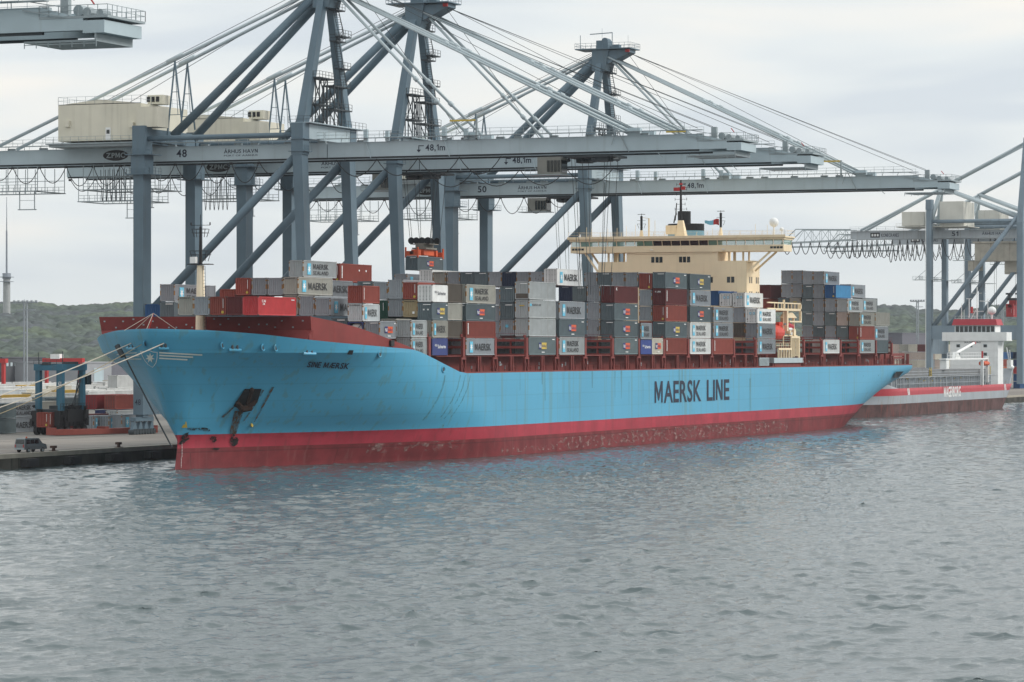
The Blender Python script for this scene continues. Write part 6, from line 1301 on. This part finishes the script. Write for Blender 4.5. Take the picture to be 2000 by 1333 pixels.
# ---------------------------------------------------------------- wooded hills
def hills():
    f = np.arange(1900, 3500, 4.0); r = np.arange(-640, 600, 2.2); Fg, Rg = np.meshgrid(f, r, indexing='ij'); X, Y = to_world(Fg, Rg); rs = np.random.RandomState(21)
    px = 1000 + 6500 * Rg / Fg
    ridge = np.interp(px, [-200, 0, 60, 130, 250, 400, 1200, 1500, 1700, 1722, 1770, 1800, 1860, 1925, 1960, 2100], [592, 590, 588, 596, 588, 596, 602, 606, 602, 592, 590, 600, 600, 594, 596, 590])
    top = 17 + (681 - ridge) * 3300 / 6500; t = np.clip((Fg - 1950) / 1350, 0, 1); top = top - 8.5; Z = QZ + (top - QZ) * t ** .85
    for i in range(10): lam = 60 + rs.rand() * 260; a = rs.rand() * 6.28; Z += (1.0 * lam / 150) * np.sin(2 * np.pi / lam * (X * math.cos(a) + Y * math.sin(a)) + rs.rand() * 6) * np.clip(t * 3, 0, 1) * np.clip((1 - t) * 4, .15, 1)
    field = ((px > 1730) & (px < 1925) & (t > .93)).astype(float) 
    H = np.zeros_like(Z); n0, n1 = Z.shape
    cnt = 60000; ci = rs.randint(0, n0, cnt); cj = rs.randint(0, n1, cnt); rad = rs.uniform(2.6, 5.0, cnt); hh = rs.uniform(3, 8.5, cnt)
    for di in range(-2, 3):
        for dj in range(-4, 5):
            d = np.sqrt((di * 4.0) ** 2 + (dj * 2.2) ** 2); w = np.where(d < rad * 1.5, np.sqrt(np.clip(1 - (d / (rad * 1.6)) ** 2, 0, 1)) * hh, 0)
            ii = np.clip(ci + di, 0, n0 - 1); jj = np.clip(cj + dj, 0, n1 - 1); np.maximum.at(H, (ii, jj), w)
    Z += H * (1 - field) * np.clip(t * 20, 0, 1)
    V = np.stack([X, Y, Z], -1).reshape(-1, 3); idx = np.arange(n0 * n1).reshape(n0, n1); Q = np.stack([idx[:-1, :-1], idx[:-1, 1:], idx[1:, 1:], idx[1:, :-1]], -1).reshape(-1, 4)
    me = bpy.data.meshes.new('hills'); me.vertices.add(len(V)); me.vertices.foreach_set('co', V.ravel().astype(np.float32)); me.loops.add(len(Q) * 4); me.loops.foreach_set('vertex_index', Q.ravel().astype(np.int32)); me.polygons.add(len(Q)); me.polygons.foreach_set('loop_start', np.arange(0, len(Q) * 4, 4, dtype=np.int32)); me.update(calc_edges=True); me.validate()
    if me.polygons[0].normal.z < 0: me.flip_normals()
    m = bpy.data.materials.new('woodland'); m.use_nodes = True; tt = m.node_tree; b = tt.nodes['Principled BSDF']; l = tt.links.new; b.inputs['Roughness'].default_value = 1; b.inputs['Specular IOR Level'].default_value = .1
    c0 = tt.nodes.new('ShaderNodeTexCoord'); mp = tt.nodes.new('ShaderNodeMapping'); mp.inputs['Scale'].default_value = (1, 1, 3); l(c0.outputs['Object'], mp.inputs[0])
    a1 = tt.nodes.new('ShaderNodeTexNoise'); a1.inputs['Scale'].default_value = .011; a1.inputs['Detail'].default_value = 5; l(mp.outputs[0], a1.inputs[0])
    a2 = tt.nodes.new('ShaderNodeTexNoise'); a2.inputs['Scale'].default_value = .17; a2.inputs['Detail'].default_value = 4; l(c0.outputs['Object'], a2.inputs[0])
    rp = tt.nodes.new('ShaderNodeValToRGB'); E = rp.color_ramp.elements; E[0].position = .34; E[0].color = (.088, .098, .105, 1); E[1].position = .64; E[1].color = (.105, .130, .088, 1); e = E.new(.48); e.color = (.080, .100, .086, 1); l(a1.outputs[0], rp.inputs[0])  # grey-blue of the distance haze is mixed into these woodland colours
    mr = tt.nodes.new('ShaderNodeMapRange'); mr.inputs[1].default_value = .3; mr.inputs[2].default_value = .7; mr.inputs[3].default_value = .6; mr.inputs[4].default_value = 1.4; l(a2.outputs[0], mr.inputs[0])
    s_ = tt.nodes.new('ShaderNodeVectorMath'); s_.operation = 'SCALE'; l(rp.outputs[0], s_.inputs[0]); l(mr.outputs[0], s_.inputs['Scale']); l(s_.outputs[0], b.inputs['Base Color']); me.materials.append(m)
    m2 = mat('field_green', (.13, .20, .09), 1, .15, .01); m3 = mat('bare_soil', (.42, .27, .21), 1, .2, .02); me.materials.append(m2); me.materials.append(m3)
    fz = field[:-1, :-1].ravel(); pxc = px[:-1, :-1].ravel(); tc_ = t[:-1, :-1].ravel(); mi = np.where(fz > .5, 1, 0)
    me.polygons.foreach_set('material_index', mi.astype(np.int32)); o = bpy.data.objects.new('hills', me); COL.objects.link(o); tag(o, kind='structure')
hills()
# ---------------------------------------------------------------- air
mb = MB(); mb.box(-1100, 6600, -3200, 6600, -4, 190); hzb = mb.build('haze', [])
mh = bpy.data.materials.new('haze'); mh.use_nodes = True; th = mh.node_tree; th.nodes.clear(); oo = th.nodes.new('ShaderNodeOutputMaterial'); pv = th.nodes.new('ShaderNodeVolumePrincipled'); pv.inputs['Color'].default_value = (.86, .93, 1, 1); pv.inputs['Density'].default_value = .00005; pv.inputs['Anisotropy'].default_value = .2; th.links.new(pv.outputs[0], oo.inputs['Volume']); hzb.data.materials.append(mh); tag(hzb, kind='stuff')
lbs = {}
for o in bpy.data.objects:
    if o.parent is None and o.get('label'):
        lbs.setdefault(o['label'], []).append(o.name)
for k, v in lbs.items():
    if len(v) > 1: print('DUPLABEL', k, len(v))
    if not 4 <= len(k.split()) <= 16: print('LEN', len(k.split()), k)
print('TOP', len(lbs), 'OBJ', len(bpy.data.objects))
